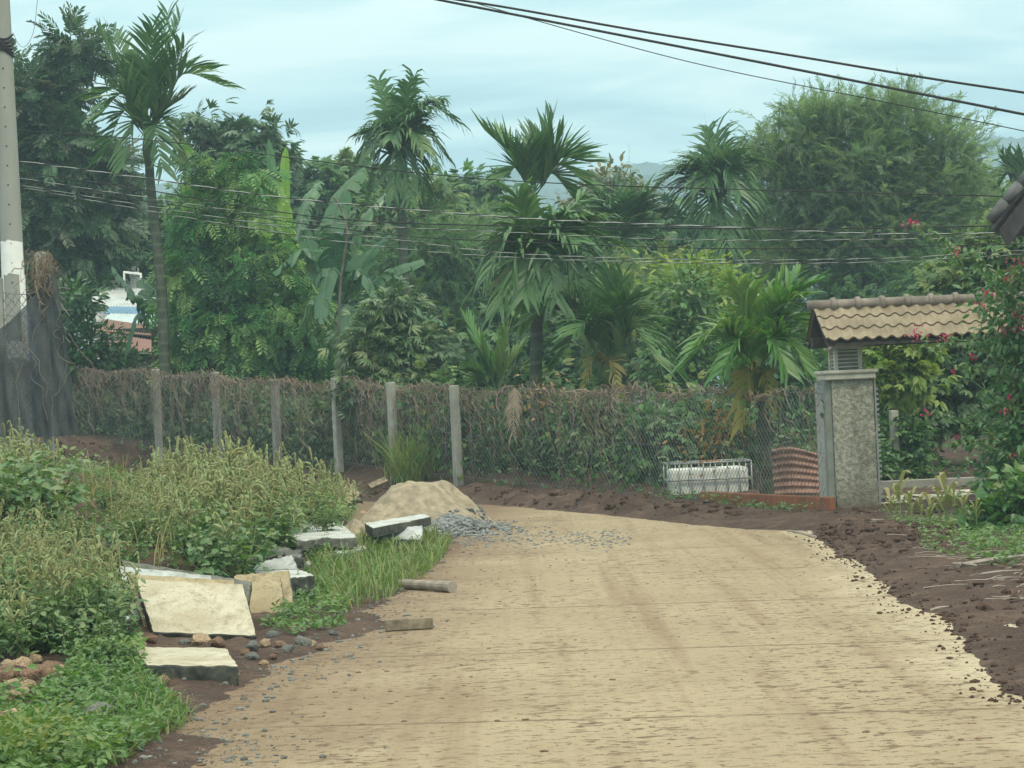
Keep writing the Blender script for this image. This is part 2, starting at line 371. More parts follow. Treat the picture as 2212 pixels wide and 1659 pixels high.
c = m.mix(m.mask(n2, 0.55, 0.75), c, (0.045, 0.027, 0.022))
c = m.mix(m.mask(n3, 0.66, 0.72), c, (0.26, 0.2, 0.15))
m.color(c); m.rough(0.95, 0.15); m.bump(m.math('ADD', n2, m.math('MULTIPLY', n3, 0.4)), 0.9, 0.06)
tag(mb.build("ground", MAT["soil"], smooth=True), "dark red-brown churned soil on both sides of the road and under the grove", "ground", kind='structure')

# road slab
edge = [(3.6, -10), (3.6, 8)] + [(q[0] + .6, q[1] - .05) for q in RP[2:18]] + [(q[0] + .35, q[1] + .5) for q in RP[18:25]] + [(-10, 59.5), (-14.4, 56.2), (-4.7, 41.2), (-3.0, 38.5), (-1.9, 36.4), (-1.9, 30), (-2.3, 22), (-3.0, 16), (-3.1, -10)]
bm = bmesh.new(); vsx = [bm.verts.new((a, b, 0.0)) for a, b in edge]
bot = [bm.verts.new((a, b, -0.15)) for a, b in edge]
f = bm.faces.new(vsx); f2 = bm.faces.new(bot[::-1])
for k in range(len(edge)): bm.faces.new((vsx[k], bot[k], bot[(k + 1) % len(edge)], vsx[(k + 1) % len(edge)]))
bmesh.ops.triangulate(bm, faces=[f, f2]); bm.normal_update()
V, Fs = frombm(bm); bm.free(); mb = MB(); mb.add(V, Fs)
m = NM("dusty_concrete"); p = m.pos()
big = m.noise(0.55, 4, 0.6, p); trk = m.noise(1.0, 4, 0.6, m.pos((2.1, 0.06, 1), (0, 0, R(5)))); trk2 = m.noise(1.0, 3, 0.6, m.pos((7, 0.12, 1), (0, 0, R(4))))
sp = m.noise(6.5, 4, 0.7, m.pos((0.6, 1, 1))); fl = m.noise(15, 3, 0.65, m.pos((0.75, 1, 1))); sp2 = m.noise(30, 2, 0.55, p); gr = m.noise(70, 3, 0.7, p); brm = m.noise(1, 2, 0.6, m.pos((9, 45, 1), (0, 0, R(9))))
c = m.mix(m.mask(big, 0.3, 0.7), (0.27, 0.217, 0.14), (0.37, 0.308, 0.205))
c = m.mix(m.math('MULTIPLY', m.mask(brm, 0.4, 0.7), 0.3), c, (0.44, 0.37, 0.25))
c = m.mix(m.math('MULTIPLY', m.mask(trk, 0.52, 0.66), 0.62), c, (0.2, 0.14, 0.085))
c = m.mix(m.math('MULTIPLY', m.mask(trk2, 0.55, 0.72), 0.35), c, (0.22, 0.15, 0.09))
c = m.mix(m.math('MULTIPLY', m.mask(gr, 0.4, 0.62), 0.45), c, (0.2, 0.15, 0.095))
sep = m.n("ShaderNodeSeparateXYZ"); m.l(p, sep.inputs[0]); xs, ys = sep.outputs[0], sep.outputs[1]
# cleaner pale strip towards the right-hand edge, dirtier to the left
xr = m.math('SUBTRACT', xs, m.math('MULTIPLY', m.math('SUBTRACT', ys, 14.0), 0.056))
xr = m.math('ADD', xr, m.math('MULTIPLY', m.math('SUBTRACT', big, 0.5), 1.6))
c = m.mix(m.math('MULTIPLY', m.mask(xr, 2.5, 3.3), 0.6), c, (0.5, 0.44, 0.32))
lft = m.mask(m.math('ADD', m.math('MULTIPLY', xr, -0.5), m.math('MULTIPLY', m.noise(2.2, 5, 0.7, p), 1.6)), 1.05, 1.9)
c = m.mix(m.math('MULTIPLY', lft, 0.8), c, (0.15, 0.1, 0.065))
c = m.mix(m.math('MULTIPLY', m.mask(fl, 0.5, 0.64), 0.25), c, (0.2, 0.13, 0.075)); dn = m.mask(m.noise(0.6, 4, 0.65, m.pos((1, .35, 1))), 0.36, 0.6); c = m.mix(m.math('MULTIPLY', m.math('MULTIPLY', m.mask(sp, 0.555, 0.61), dn), 0.85), c, (0.1, 0.065, 0.04)); c = m.mix(m.math('MULTIPLY', m.math('MULTIPLY', m.mask(fl, 0.575, 0.625), m.math('ADD', m.math('MULTIPLY', dn, .7), .3)), 0.9), c, (0.075, 0.05, 0.033))
c = m.mix(m.math('MULTIPLY', m.mask(sp2, 0.68, 0.73), 0.7), c, (0.14, 0.1, 0.065))
jf = m.math('FRACT', m.math('DIVIDE', m.math('ADD', m.math('ADD', ys, m.math('MULTIPLY', xs, 0.14)), 41.2), 3.83))
jw = m.math('ABSOLUTE', m.math('SUBTRACT', jf, 0.5)); 
jn = m.noise(3, 3, 0.6, p)
jm = m.math('MULTIPLY', m.mask(jw, 0.011, 0.004), m.mask(jn, 0.25, 0.55))
c = m.mix(m.math('MULTIPLY', jm, 0.9), c, (0.12, 0.085, 0.055))
m.color(c); m.rough(0.92, 0.2); m.bump(m.math('ADD', brm, m.math('MULTIPLY', sp, 0.8)), 0.5, 0.012)
tag(mb.build("road", MAT["dusty_concrete"]), "dusty tan concrete road with transverse joints and mud crumbs, bending left", "road", kind='structure')

# far hills
mb = MB(); xs_ = np.linspace(-900, 900, 700); 
for (Yh, pts, s) in ((1000, [(-400, 400), (300, 400), (640, 400), (930, 378), (1100, 365), (1250, 370), (1400, 352), (1600, 372), (1800, 345), (2060, 306), (2130, 292), (2212, 300), (2500, 330), (2900, 360)], 5), (850, [(-400, 420), (600, 420), (900, 430), (1100, 420), (1380, 385), (1550, 372), (1750, 400), (2000, 370), (2212, 345), (2600, 380), (2900, 400)], 8)):
    cp = np.array([P(a, b, Yh) for a, b in pts]); o_ = np.argsort(cp[:, 0])
    xx = np.linspace(cp[:, 0].min(), cp[:, 0].max(), 900)
    top = np.interp(xx, cp[o_, 0], cp[o_, 2]) + 2 * fbm(xx / 30, xx * 0, s, 3) + 1.8 * np.abs(fbm(xx / 3.5, xx * 0 + 3, s + 1, 3)) + 1.2 * np.maximum(0, vn(xx / 1.6, xx * 0, s + 7))
    rows = 14; V = []
    for k in range(rows):
        t = k / (rows - 1); zz = 3 + (top - 3) * (1 - t) ** 1.0 + (2.5 * fbm(xx / 12, xx * 0 + k * 1.3, s + 3, 4) if 0 < k < rows - 1 else 0)
        V.append(np.stack([xx, np.full_like(xx, Yh - t * 115), zz], -1))
    V = [V[0] + np.array([0, 60, 0]) - np.stack([xx * 0, xx * 0, top - 3], -1)] + V
    V = np.concatenate(V); ii = np.arange(rows)[:, None] * 900 + np.arange(899)[None]
    mb.add(V, np.stack([ii, ii + 1, ii + 901, ii + 900], -1).reshape(-1, 4))
m = NM("hill_forest"); p = m.pos(); nz = m.noise(0.09, 5, 0.65, p)
m.color(m.mix(m.mask(nz, 0.35, 0.65), (0.02, 0.05, 0.03), (0.05, 0.095, 0.05))); m.rough(1, 0.1); m.bump(nz, 1.0, 6)
tag(mb.build("hills", MAT["hill_forest"], smooth=True), "long blue forested ridge fading in the humid air", "hills", kind='structure')

# ------------------------------------------------------------------ foliage toolkit
def t_ovate(w=0.3, droop=0.12, fold=0.1, heart=False):
    st = [(0.0, 0.0), (0.12, 0.75), (0.38, 1.0), (0.72, 0.62), (1.0, 0.0)] if heart else [(0.0, 0.0), (0.22, 0.7), (0.5, 1.0), (0.8, 0.55), (1.0, 0.0)]
    V = []; 
    for t, k in st[1:-1]:
        z = -droop * t * t
        V += [(-w * k / 2, t, z + fold * w * k), (0, t, z), (w * k / 2, t, z + fold * w * k)]
    V = [(0, 0, 0)] + V + [(0, 1, -droop)]
    T = [[0, 2, 1], [0, 3, 2], [7, 8, 10], [8, 9, 10]]; Q = [[1, 2, 5, 4], [2, 3, 6, 5], [4, 5, 8, 7], [5, 6, 9, 8]]
    return np.array(V, float), [np.array(Q), np.array(T)]
def t_pinnate(n=9, ll=0.26, lw=0.09, droop=0.25, hang=0.08, ang=1.15, start=0.15, wide=0.6, jit=0.1, rg=None):
    rg = rg or np.random.default_rng(3); V = []; Q = []
    zc = lambda t: 0.12 * math.sin(t * 2.2) - droop * t * t
    for s in (-1, 1):
        for i in range(n):
            t = start + (1 - start) * (i + 0.5 * (s > 0) * 0.6) / n
            l = ll * (0.65 + 0.35 * math.sin(math.pi * min(1, (t * 0.9 + 0.08)))) * (1 + rg.normal() * jit)
            a = ang * (1 - 0.35 * t) + rg.normal() * 0.12
            dx, dy = s * math.sin(a), math.cos(a); hz = -hang * (1 + rg.normal() * 0.4)
            b = np.array([0, t, zc(t)]); tip = b + np.array([dx * l, dy * l, hz]); md = b + np.array([dx * l * wide, dy * l * wide, hz * 0.4])
            px_ = np.array([-dy * s, dx * s, 0]) * lw / 2 * s
            k = len(V); V += [b, md + px_, tip, md - px_]; Q.append([k, k + 1, k + 2, k + 3])
    m_ = 5; k = len(V); rw = 0.012
    for i in range(m_ + 1):
        t = i / m_; V += [(-rw, t * 0.98, zc(t) - .004), (rw, t * 0.98, zc(t) - .004)]
    for i in range(m_): Q.append([k + 2 * i, k + 2 * i + 1, k + 2 * i + 3, k + 2 * i + 2])
    return np.array(V, float), [np.array(Q)]
def t_spray(n=5, w=0.1, ln=0.75, spread=1.0, seed=1):          # a tuft of narrow drooping leaves
    rg = np.random.default_rng(seed); V = []; Qs = []; Ts = []
    base, Fs = t_ovate(w / ln, 0.35, 0.08)
    for i in range(n):
        a = (i - (n - 1) / 2) / n * 2 * spread + rg.normal() * 0.1; l = ln * (0.75 + 0.4 * rg.random()); t0 = 0.25 * rg.random()
        B = base * l; M = np.array([[math.cos(a), math.sin(a), 0], [-math.sin(a), math.cos(a), 0], [0, 0, 1]])
        B = B @ M.T; B[:, 1] += t0; B[:, 2] += rg.normal() * 0.03 - 0.05 * abs(a)
        k = sum(len(v) for v in V); V.append(B); Qs.append(Fs[0] + k); Ts.append(Fs[1] + k)
    return np.concatenate(V), [np.concatenate(Qs), np.concatenate(Ts)]
def scatter(mb, tmpl, pos, d, up, sc, rnd, mat=0):
    Vt, Fs = tmpl; d = nrm(d); x = nrm(np.cross(d, up)); z = np.cross(x, d); n = len(pos); k = len(Vt)
    sc = np.broadcast_to(np.asarray(sc, float), (n,))
    V = pos[:, None] + sc[:, None, None] * (Vt[None, :, 0:1] * x[:, None] + Vt[None, :, 1:2] * d[:, None] + Vt[None, :, 2:3] * z[:, None])
    off = (np.arange(n) * k)[:, None, None]
    mb.add(V.reshape(-1, 3), [(Fa[None] + off).reshape(-1, Fa.shape[1]) for Fa in Fs], np.repeat(np.broadcast_to(rnd, (n,)), k), mat)
def lobe(px, py, Y, rx, ry, rd=None):
    return P(px, py, Y), np.array([rx * Y / F, (rd or (rx + ry) / 2) * Y / F, ry * Y / F])
def crown(mb, lobes, ncl, per, tmpls, size, cr_=0.5, droop=0.35, out=0.7, shell=0.45, jit=0.7, upw=0.6, flat=0.6, rg=rng, tint=(0.15, 0.6), face=0.35):
    tm = tmpls if isinstance(tmpls, list) else [tmpls]
    C = np.array([l[0] for l in lobes]); Rd = np.array([l[1] for l in lobes]); w = (Rd[:, 0] * Rd[:, 2]) ** 0.9; w /= w.sum()
    k = rg.choice(len(lobes), ncl, p=w)
    n = nrm(rg.normal(size=(ncl, 3)) + np.array([0, -face, 0.15])); r = shell + (1 - shell) * rg.random(ncl) ** 0.6
    c = C[k] + Rd[k] * n * r[:, None]
    # drop clumps deep inside another lobe
    q = np.sqrt((((c[:, None] - C[None]) / Rd[None]) ** 2).sum(-1)).min(1); c = c[q > 0.4]; n = n[q > 0.4]; r = r[q > 0.4]; ncl = len(c)
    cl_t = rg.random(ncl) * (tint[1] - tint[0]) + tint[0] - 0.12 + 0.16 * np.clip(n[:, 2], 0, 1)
    N_ = ncl * per; cc = np.repeat(c, per, 0); nn = np.repeat(n, per, 0)
    off = rg.normal(size=(N_, 3)) * np.array([1, 1, flat]) * cr_ * 0.5
    d = nrm(nn * out + nrm(off) * 0.6 + rg.normal(size=(N_, 3)) * jit * 0.5 + np.array([0, 0, -droop]))
    up = nrm(np.array([0, 0, upw]) + nn * 0.5 + rg.normal(size=(N_, 3)) * 0.35)
    sc = size * (0.7 + 0.6 * rg.random(N_)); rn = np.repeat(cl_t, per) + rg.normal(size=N_) * 0.12
    pick = rg.integers(0, len(tm), N_)
    for i, t in enumerate(tm):
        s_ = pick == i
        if s_.any(): scatter(mb, t, (cc + off)[s_], d[s_], up[s_], sc[s_], rn[s_])
    return c
def limbs(mb, base, top, r0, r1, tips, rg=rng, k=7, sub=0.35):
    base = np.asarray(base, float); top = np.asarray(top, float)
    path = curve([base, base * .55 + top * .45 + rg.normal(size=3) * 0.06 * np.linalg.norm(top - base) * np.array([1, 1, 0]), top], 9)
    rad = np.linspace(r0, r1, 9); rad[0] *= 1.25
    mb.add(*tube(path, rad, k))
    for q in tips:
        t = 0.45 + 0.55 * rg.random(); b = path[int(t * 8)]; q = np.asarray(q, float)
        mid = b * 0.5 + q * 0.5 + np.array([0, 0, -0.08]) * np.linalg.norm(q - b) + rg.normal(size=3) * 0.05
        mb.add(*tube(curve([b, mid, q], 6), np.linspace(r1 * 0.6, r1 * 0.12 + .006, 6), 5))
def tree(name, label, cat, lobes, base, mats, ncl, per, tmpls, size, trunk_r=0.14, nlimb=14, top=None, group=None, seed=1, loc=None, **kw):
    rg = np.random.default_rng(seed); base = np.asarray(base, float)
    root = thing(name, label, cat, base, group)
    mb = MB(); c = crown(mb, lobes, ncl, per, tmpls, size, rg=rg, **kw); mb.build("crown", MAT[mats[0]], root)
    if trunk_r:
        tp = np.mean([l[0] for l in lobes], 0) if top is None else np.asarray(top, float)
        mt = MB(); limbs(mt, base, tp, trunk_r, trunk_r * 0.45, c[rg.choice(len(c), min(nlimb, len(c)), replace=False)], rg); mt.build("trunk", MAT[mats[1]], root, smooth=True)
    return root

def frond(mb, p0, p1, arch, n=25, ll=0.75, lw=0.08, hang=0.35, start=0.22, vee=0.45, rg=rng, tint=0.4, ragged=0.2, fwd=0.75, rr=0.02, side=None):
    p0 = np.asarray(p0, float); p1 = np.asarray(p1, float); ln = np.linalg.norm(p1 - p0)
    mid = p0 * 0.5 + p1 * 0.5 + np.array([0, 0, arch]); path = curve([p0, p0 * .6 + mid * .4 + (mid - p0) * .12, mid, p1], 15)
    mb.add(*tube(path, np.linspace(rr, rr * 0.25, 15), 5), tint * 0.9)
    T = nrm(np.gradient(path, axis=0))
    hor = np.cross(p1 - p0, [0, 0, 1.0])
    if np.linalg.norm(hor) < 0.25 * ln: hor = hor + np.array([rg.normal(), rg.normal(), 0]) * 0.4 * ln
    hor = nrm(hor) if side is None else nrm(np.asarray(side, float))
    for s in (-1, 1):
        t = np.linspace(start, 1, n) ** 0.95; u = t * 14; i = np.minimum(u.astype(int), 13); f = (u - i)[:, None]
        b = path[i] * (1 - f) + path[i + 1] * f; tg = nrm(T[i] * (1 - f) + T[i + 1] * f); upn = nrm(np.cross(hor, tg)); upn *= np.sign(upn[:, 2:3] + 1e-6)
        L_ = 1.2 * ll * (0.55 + 0.45 * np.sin(np.pi * np.clip(t * 0.82 + 0.12, 0, 1))) * (1 + rg.normal(size=n) * ragged)
        d = nrm(tg * (fwd + 0.5 * t[:, None] ** 3) + s * hor[None] * 0.8 + upn * vee + rg.normal(size=(n, 3)) * 0.1)
        hg = hang * (0.7 + 0.6 * rg.random(n)) 
        wd_ = nrm(tg - (tg * d).sum(1, keepdims=True) * d) * (lw / 2) * (0.8 + 0.4 * rg.random(n))[:, None]
        pts = [b]; dd = d.copy()
        for q in range(3):
            pts.append(pts[-1] + dd * (L_ / 3)[:, None]); dd = nrm(dd + np.array([0, 0, -1.0]) * hg[:, None] * (0.6 + 0.5 * q))
        prof = (0.55, 1.0, 0.85, 0.15)
        V = np.stack([x for k in range(4) for x in (pts[k] - wd_ * prof[k], pts[k] + wd_ * prof[k])], 1)
        Q = np.array([[0, 1, 3, 2], [2, 3, 5, 4], [4, 5, 7, 6]]); off = (np.arange(n) * 8)[:, None, None]
        mb.add(V.reshape(-1, 3), (Q[None] + off).reshape(-1, 4), np.repeat(tint + rg.normal(size=n) * 0.12, 8))
def palm(label, Y, trunk, r0, r1, fronds, shaft=None, mat="palm_leaf", group="areca palms behind the fence", seed=1, dead=(), name="areca_palm", **kw):
    """trunk: pixel points base to crown; fronds: (tip px, tip py, depth offset m, arch m[, options])."""
    rg = np.random.default_rng(seed)
    tp = [P(a, b, Y) for a, b in trunk]; gzb = gz(tp[0][0], tp[0][1]); tp[0][2] = min(tp[0][2], gzb) if tp[0][2] < gzb + 1.5 else tp[0][2]
    root = thing(name, label, "palm", tp[0], group)
    pa = curve(tp, 26); rd = np.linspace(r0, r1, 26); rd[0] *= 1.3
    mt = MB(); mt.add(*tube(pa, rd, 10)); mt.build("trunk", MAT["palm_bark"], root, smooth=True)
    c0 = tp[-1]; ax = nrm(tp[-1] - tp[-2])
    if shaft:
        sp = np.array([c0 + ax * t * shaft for t in np.linspace(-0.05, 1, 7)]); ms_ = MB(); ms_.add(*tube(sp, r1 * np.array([1.05, 1.35, 1.4, 1.25, 1.0, .75, .4]), 10)); ms_.build("crownshaft", MAT["palm_shaft"], root, smooth=True)
        c0 = c0 + ax * shaft * 0.75
    for fr in list(fronds) + [tuple(q) + ("dead",) for q in dead]:
        px, py, dY, arch = fr[:4]; o = dict(kw)
        for ex in fr[4:]:
            if isinstance(ex, dict): o.update(ex)
        f_ = MB(); tip = P(px, py, Y + dY); b0 = c0 + nrm(tip - c0) * r1 * 0.4 + ax * rg.normal() * 0.08
        if "from_" in o: b0 = P(*o.pop("from_"), Y)
        frond(f_, b0, tip, arch, rg=rg, tint=o.pop("tint", 0.25 + 0.35 * rg.random()), **o)
        f_.build("frond", MAT["palm_leaf_dead" if "dead" in fr else mat], root)
    return root

def banana_leaf(mb, p0, p1, arch, width, tear=0.5, hang=0.5, rg=rng, tint=0.4, n=30, petiole=0.14, flip=None):
    p0 = np.asarray(p0, float); p1 = np.asarray(p1, float); mid = (p0 + p1) / 2 + np.array([0, 0, arch])
    path = curve([p0, p0 * .62 + mid * .38 + (mid - p0) * .1, mid, p1], n + 1); T = nrm(np.gradient(path, axis=0))
    mb.add(*tube(path, np.linspace(0.035, 0.008, n + 1), 6), min(1, tint + 0.35))
    hor = np.cross(p1 - p0, [0, 0, 1.0])
    if np.linalg.norm(hor) < 0.3 * np.linalg.norm(p1 - p0): hor = np.array([0.9, -0.35, 0.0])
    hor = nrm(hor) if flip is None else nrm(np.asarray(flip, float))
    up = np.cross(hor, T); up = nrm(up) * np.sign(up[:, 2:3] + 1e-6)
    k0 = int(petiole * n)
    for s in (-1, 1):
        V = []; Q = []; rr_ = []; k = 0; g_h = hang; g_t = 0; left = 0
        for i in range(k0, n):
            if left <= 0:
                left = 1 + int(rg.random() * 4 * (1 - tear) + rg.random() * 3); g_h = hang * (0.55 + 0.9 * rg.random()); g_t = rg.normal() * 0.1 * tear
                gap = rg.random() < tear
            left -= 1
            for a, tpos in ((i, i / n), (i + 1, (i + 1) / n)):
                u = (tpos - petiole) / (1 - petiole); w = width * (np.clip(u, 0, 1) ** 0.45) * (np.clip(1 - u, 0, 1) ** 0.42) * 1.45 + 0.015
                sh = 0.0
                if gap and a == i + 1 and left == 0: sh = -0.75 / n * np.linalg.norm(p1 - p0)
                d1 = nrm(hor * s * math.cos(0.35) + up[a] * (0.4 - g_h * 0.4) + T[a] * 0.25); d2 = nrm(d1 + np.array([0, 0, -1]) * g_h)
                d3 = nrm(d2 + np.array([0, 0, -1]) * g_h * 1.3)
                q1 = path[a] + d1 * w * .4 + T[a] * sh * .4; q2 = q1 + d2 * w * .35 + T[a] * (sh * .4 + g_t * w); q3 = q2 + d3 * w * .3 + T[a] * (sh * .3 + g_t * w)
                V += [path[a], q1, q2, q3]
            Q += [[k, k + 1, k + 5, k + 4], [k + 1, k + 2, k + 6, k + 5], [k + 2, k + 3, k + 7, k + 6]]; k += 8
            rr_ += [tint + g_t * 1.2 + rg.normal() * 0.05] * 8
        mb.add(np.array(V), np.array(Q), np.array(rr_))
def banana(label, Y, stem, leaves, seed=1, mat="banana_leaf", r=0.13, group="banana plants", tear=0.5):
    rg = np.random.default_rng(seed); tp = [P(a, b, Y) for a, b in stem]
    root = thing("banana_plant", label, "banana plant", tp[0], group)
    mb = MB(); mb.add(*tube(curve(tp, 10), np.linspace(r, r * 0.55, 10), 9)); mb.build("stem", MAT["banana_stem"], root, smooth=True)
    for lf in leaves:
        (bx, by), (tx, ty), dY, arch, wid = lf[:5]; o = lf[5] if len(lf) > 5 else {}
        f_ = MB(); banana_leaf(f_, P(bx, by, Y), P(tx, ty, Y + dY), arch, wid, o.get("tear", tear), o.get("hang", 0.5), rg, o.get("tint", 0.3 + 0.3 * rg.random()), flip=o.get("flip"))
        f_.build("leaf", MAT[o.get("mat", mat)], root)
    return root

# templates
PIN_LONG = [t_pinnate(11, 0.3, 0.085, 0.35, 0.07, rg=np.random.default_rng(i)) for i in range(3)]
PIN_BROAD = [t_pinnate(7, 0.33, 0.115, 0.45, 0.08, wide=0.6, rg=np.random.default_rng(10 + i)) for i in range(3)]
PIN_PLUME = [t_pinnate(12, 0.22, 0.035, 0.3, 0.06, ang=0.75, jit=0.25, rg=np.random.default_rng(50 + i)) for i in range(4)]
PIN_FINE = [t_pinnate(12, 0.2, 0.035, 0.55, 0.12, ang=0.8, jit=0.25, rg=np.random.default_rng(20 + i)) for i in range(4)]
OV = t_ovate(0.45, 0.15); OV_N = t_ovate(0.26, 0.25); HEART = t_ovate(0.8, 0.15, 0.08, True)
SPRAY = [t_spray(6, 0.13, 0.6, 1.1, i) for i in range(4)]; SPRAY_B = [t_spray(5, 0.24, 0.55, 1.2, 9 + i) for i in range(3)]

# ------------------------------------------------------------------ trees and palms
bgrp = "trees of the grove behind the palms"
# far mixed trees that close the view
def bgtree(px, top, w, Y, mats, seed, label, kind=0, base_py=900):
    h = (base_py - top)
    lo = [lobe(px, top + w * .55, Y, w * .62, w * .5), lobe(px - w * .55, top + w * 1.0, Y, w * .6, w * .55), lobe(px + w * .55, top + w * 1.05, Y, w * .6, w * .55),
          lobe(px + w * .1, top + w * 1.5, Y, w * .9, w * .7), lobe(px - w * .2, top + w * 2.1, Y, w * .95, w * .7)]
    rg = np.random.default_rng(seed)
    lo = [(c + rg.normal(size=3) * w * Y / F * 0.12, r_) for c, r_ in lo]
    b = P(px, base_py, Y); b[2] = gz(b[0], b[1])
    tm, sz = ((SPRAY_B, 0.55), (PIN_FINE, 0.8), (OV, 0.3))[kind]
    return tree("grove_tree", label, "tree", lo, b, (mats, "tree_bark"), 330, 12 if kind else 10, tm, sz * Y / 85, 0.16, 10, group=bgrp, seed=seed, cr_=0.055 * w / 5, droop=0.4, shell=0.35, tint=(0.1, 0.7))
BG = [(680, 372, 75, 92, "grove_leaf", 0, "broad green tree behind the torn banana leaves"),
      (770, 350, 80, 100, "grove_leaf_light", 0, "light green tree rising left of the wind-blown palm"),
      (905, 400, 85, 88, "grove_leaf_light", 0, "pale green tree right below the wind-blown palm crown"),
      (1010, 392, 85, 95, "grove_leaf", 0, "grove tree left of the tallest central palm"),
      (1030, 470, 90, 76, "feather_leaf", 1, "feathery dark tree left of the central palms"),
      (930, 520, 80, 74, "grove_leaf", 1, "feathery tree behind the banana plant's right leaves"),
      (1310, 365, 75, 105, "rust_leaf", 2, "greyish rust-tinged tree right of the central palm"),
      (1245, 480, 90, 84, "grove_leaf", 2, "dark round tree behind the drooping central palm"),
      (1440, 470, 85, 96, "grove_leaf", 0, "dark tree between the two dark palms"),
      (1620, 470, 80, 98, "grove_leaf", 0, "dark tree behind the right dark palm"),
      (1400, 590, 80, 66, "grove_leaf_light", 1, "light feathery shrub tree right of the short central palm"),
      (1520, 570, 75, 62, "yellowish_leaf", 2, "yellow-green small tree below the dark palms"),
      (2110, 350, 80, 90, "grove_leaf_light", 2, "light tree right of the great feathery tree"),
      (2190, 420, 90, 84, "grove_leaf", 0, "dark tree under the right-hand roof corner"),
      (2050, 560, 95, 70, "grove_leaf", 1, "feathery dark tree behind the gate roof"),
      (1790, 620, 85, 72, "grove_leaf", 0, "dark low tree behind the left end of the gate roof"),
      (280, 480, 80, 96, "grove_leaf_light", 2, "light tree seen behind the tall left palm trunk"),
      (240, 430, 80, 88, "grove_leaf", 1, "grey-green tree left of the tall left palm trunk"),
      (560, 640, 110, 78, "grove_leaf", 0, "dark tree behind the bright creeper-like bush"),
      (850, 600, 100, 82, "grove_leaf", 0, "dark tree behind the durian tree"),
      (1150, 640, 110, 72, "grove_leaf", 0, "dark tree behind the central palm trunks"),
      (430, 430, 90, 86, "grove_leaf", 0, "dark tree behind the upper part of the bright bush"),
      (390, 600, 95, 84, "grove_leaf", 2, "dark tree low behind the left side of the bright bush"),
      (700, 560, 95, 84, "grove_leaf", 0, "dark tree low behind the big banana plant"),
      (1680, 680, 100, 66, "grove_leaf", 2, "dark tree behind the short right palm")]
for k, (px, top, w, Yd, mt, kd, lb) in enumerate(BG): bgtree(px, top, w, Yd, mt, 100 + k, lb, kd)

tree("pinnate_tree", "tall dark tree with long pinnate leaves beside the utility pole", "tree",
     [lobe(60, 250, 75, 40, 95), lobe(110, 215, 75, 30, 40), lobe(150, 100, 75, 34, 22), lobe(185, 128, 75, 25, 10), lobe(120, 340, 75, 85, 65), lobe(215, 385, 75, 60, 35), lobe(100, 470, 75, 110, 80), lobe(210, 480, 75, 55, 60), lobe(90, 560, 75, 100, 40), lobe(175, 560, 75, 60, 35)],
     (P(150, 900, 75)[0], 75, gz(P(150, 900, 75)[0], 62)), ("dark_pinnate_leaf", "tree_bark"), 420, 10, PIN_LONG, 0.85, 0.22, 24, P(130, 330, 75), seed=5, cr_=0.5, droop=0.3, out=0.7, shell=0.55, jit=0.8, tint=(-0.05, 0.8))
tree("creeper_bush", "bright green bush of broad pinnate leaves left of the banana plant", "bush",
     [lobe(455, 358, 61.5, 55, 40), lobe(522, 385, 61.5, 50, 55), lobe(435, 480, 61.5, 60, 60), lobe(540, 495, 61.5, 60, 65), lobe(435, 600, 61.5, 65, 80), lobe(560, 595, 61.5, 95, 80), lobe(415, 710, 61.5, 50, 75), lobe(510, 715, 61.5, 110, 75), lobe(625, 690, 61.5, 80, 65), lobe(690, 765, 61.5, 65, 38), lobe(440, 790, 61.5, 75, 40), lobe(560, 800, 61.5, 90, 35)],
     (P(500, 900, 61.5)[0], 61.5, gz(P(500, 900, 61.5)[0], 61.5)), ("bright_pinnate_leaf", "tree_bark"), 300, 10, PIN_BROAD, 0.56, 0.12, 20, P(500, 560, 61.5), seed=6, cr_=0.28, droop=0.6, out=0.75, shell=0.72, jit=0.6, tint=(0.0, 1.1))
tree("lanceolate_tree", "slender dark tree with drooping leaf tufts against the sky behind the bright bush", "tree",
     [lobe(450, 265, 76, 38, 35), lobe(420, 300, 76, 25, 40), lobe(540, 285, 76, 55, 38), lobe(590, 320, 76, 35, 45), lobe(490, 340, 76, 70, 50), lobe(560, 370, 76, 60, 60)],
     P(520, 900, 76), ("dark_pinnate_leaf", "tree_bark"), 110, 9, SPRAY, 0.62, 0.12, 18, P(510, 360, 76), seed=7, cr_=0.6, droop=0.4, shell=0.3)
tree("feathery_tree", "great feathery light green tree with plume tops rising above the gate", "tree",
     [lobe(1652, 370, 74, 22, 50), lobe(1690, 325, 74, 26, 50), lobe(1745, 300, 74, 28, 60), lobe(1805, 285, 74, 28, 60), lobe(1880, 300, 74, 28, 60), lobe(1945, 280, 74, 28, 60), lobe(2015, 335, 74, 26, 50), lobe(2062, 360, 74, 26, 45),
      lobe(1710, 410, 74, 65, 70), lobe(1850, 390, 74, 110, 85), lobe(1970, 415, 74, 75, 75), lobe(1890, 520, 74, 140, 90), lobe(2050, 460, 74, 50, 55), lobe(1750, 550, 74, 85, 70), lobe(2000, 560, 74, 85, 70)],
     P(1860, 900, 74), ("feather_leaf", "tree_bark"), 620, 15, PIN_PLUME, 0.72, 0.2, 26, P(1850, 430, 74), seed=8, cr_=0.85, droop=-0.25, out=0.55, shell=0.5, jit=0.8, tint=(0.2, 1.05))
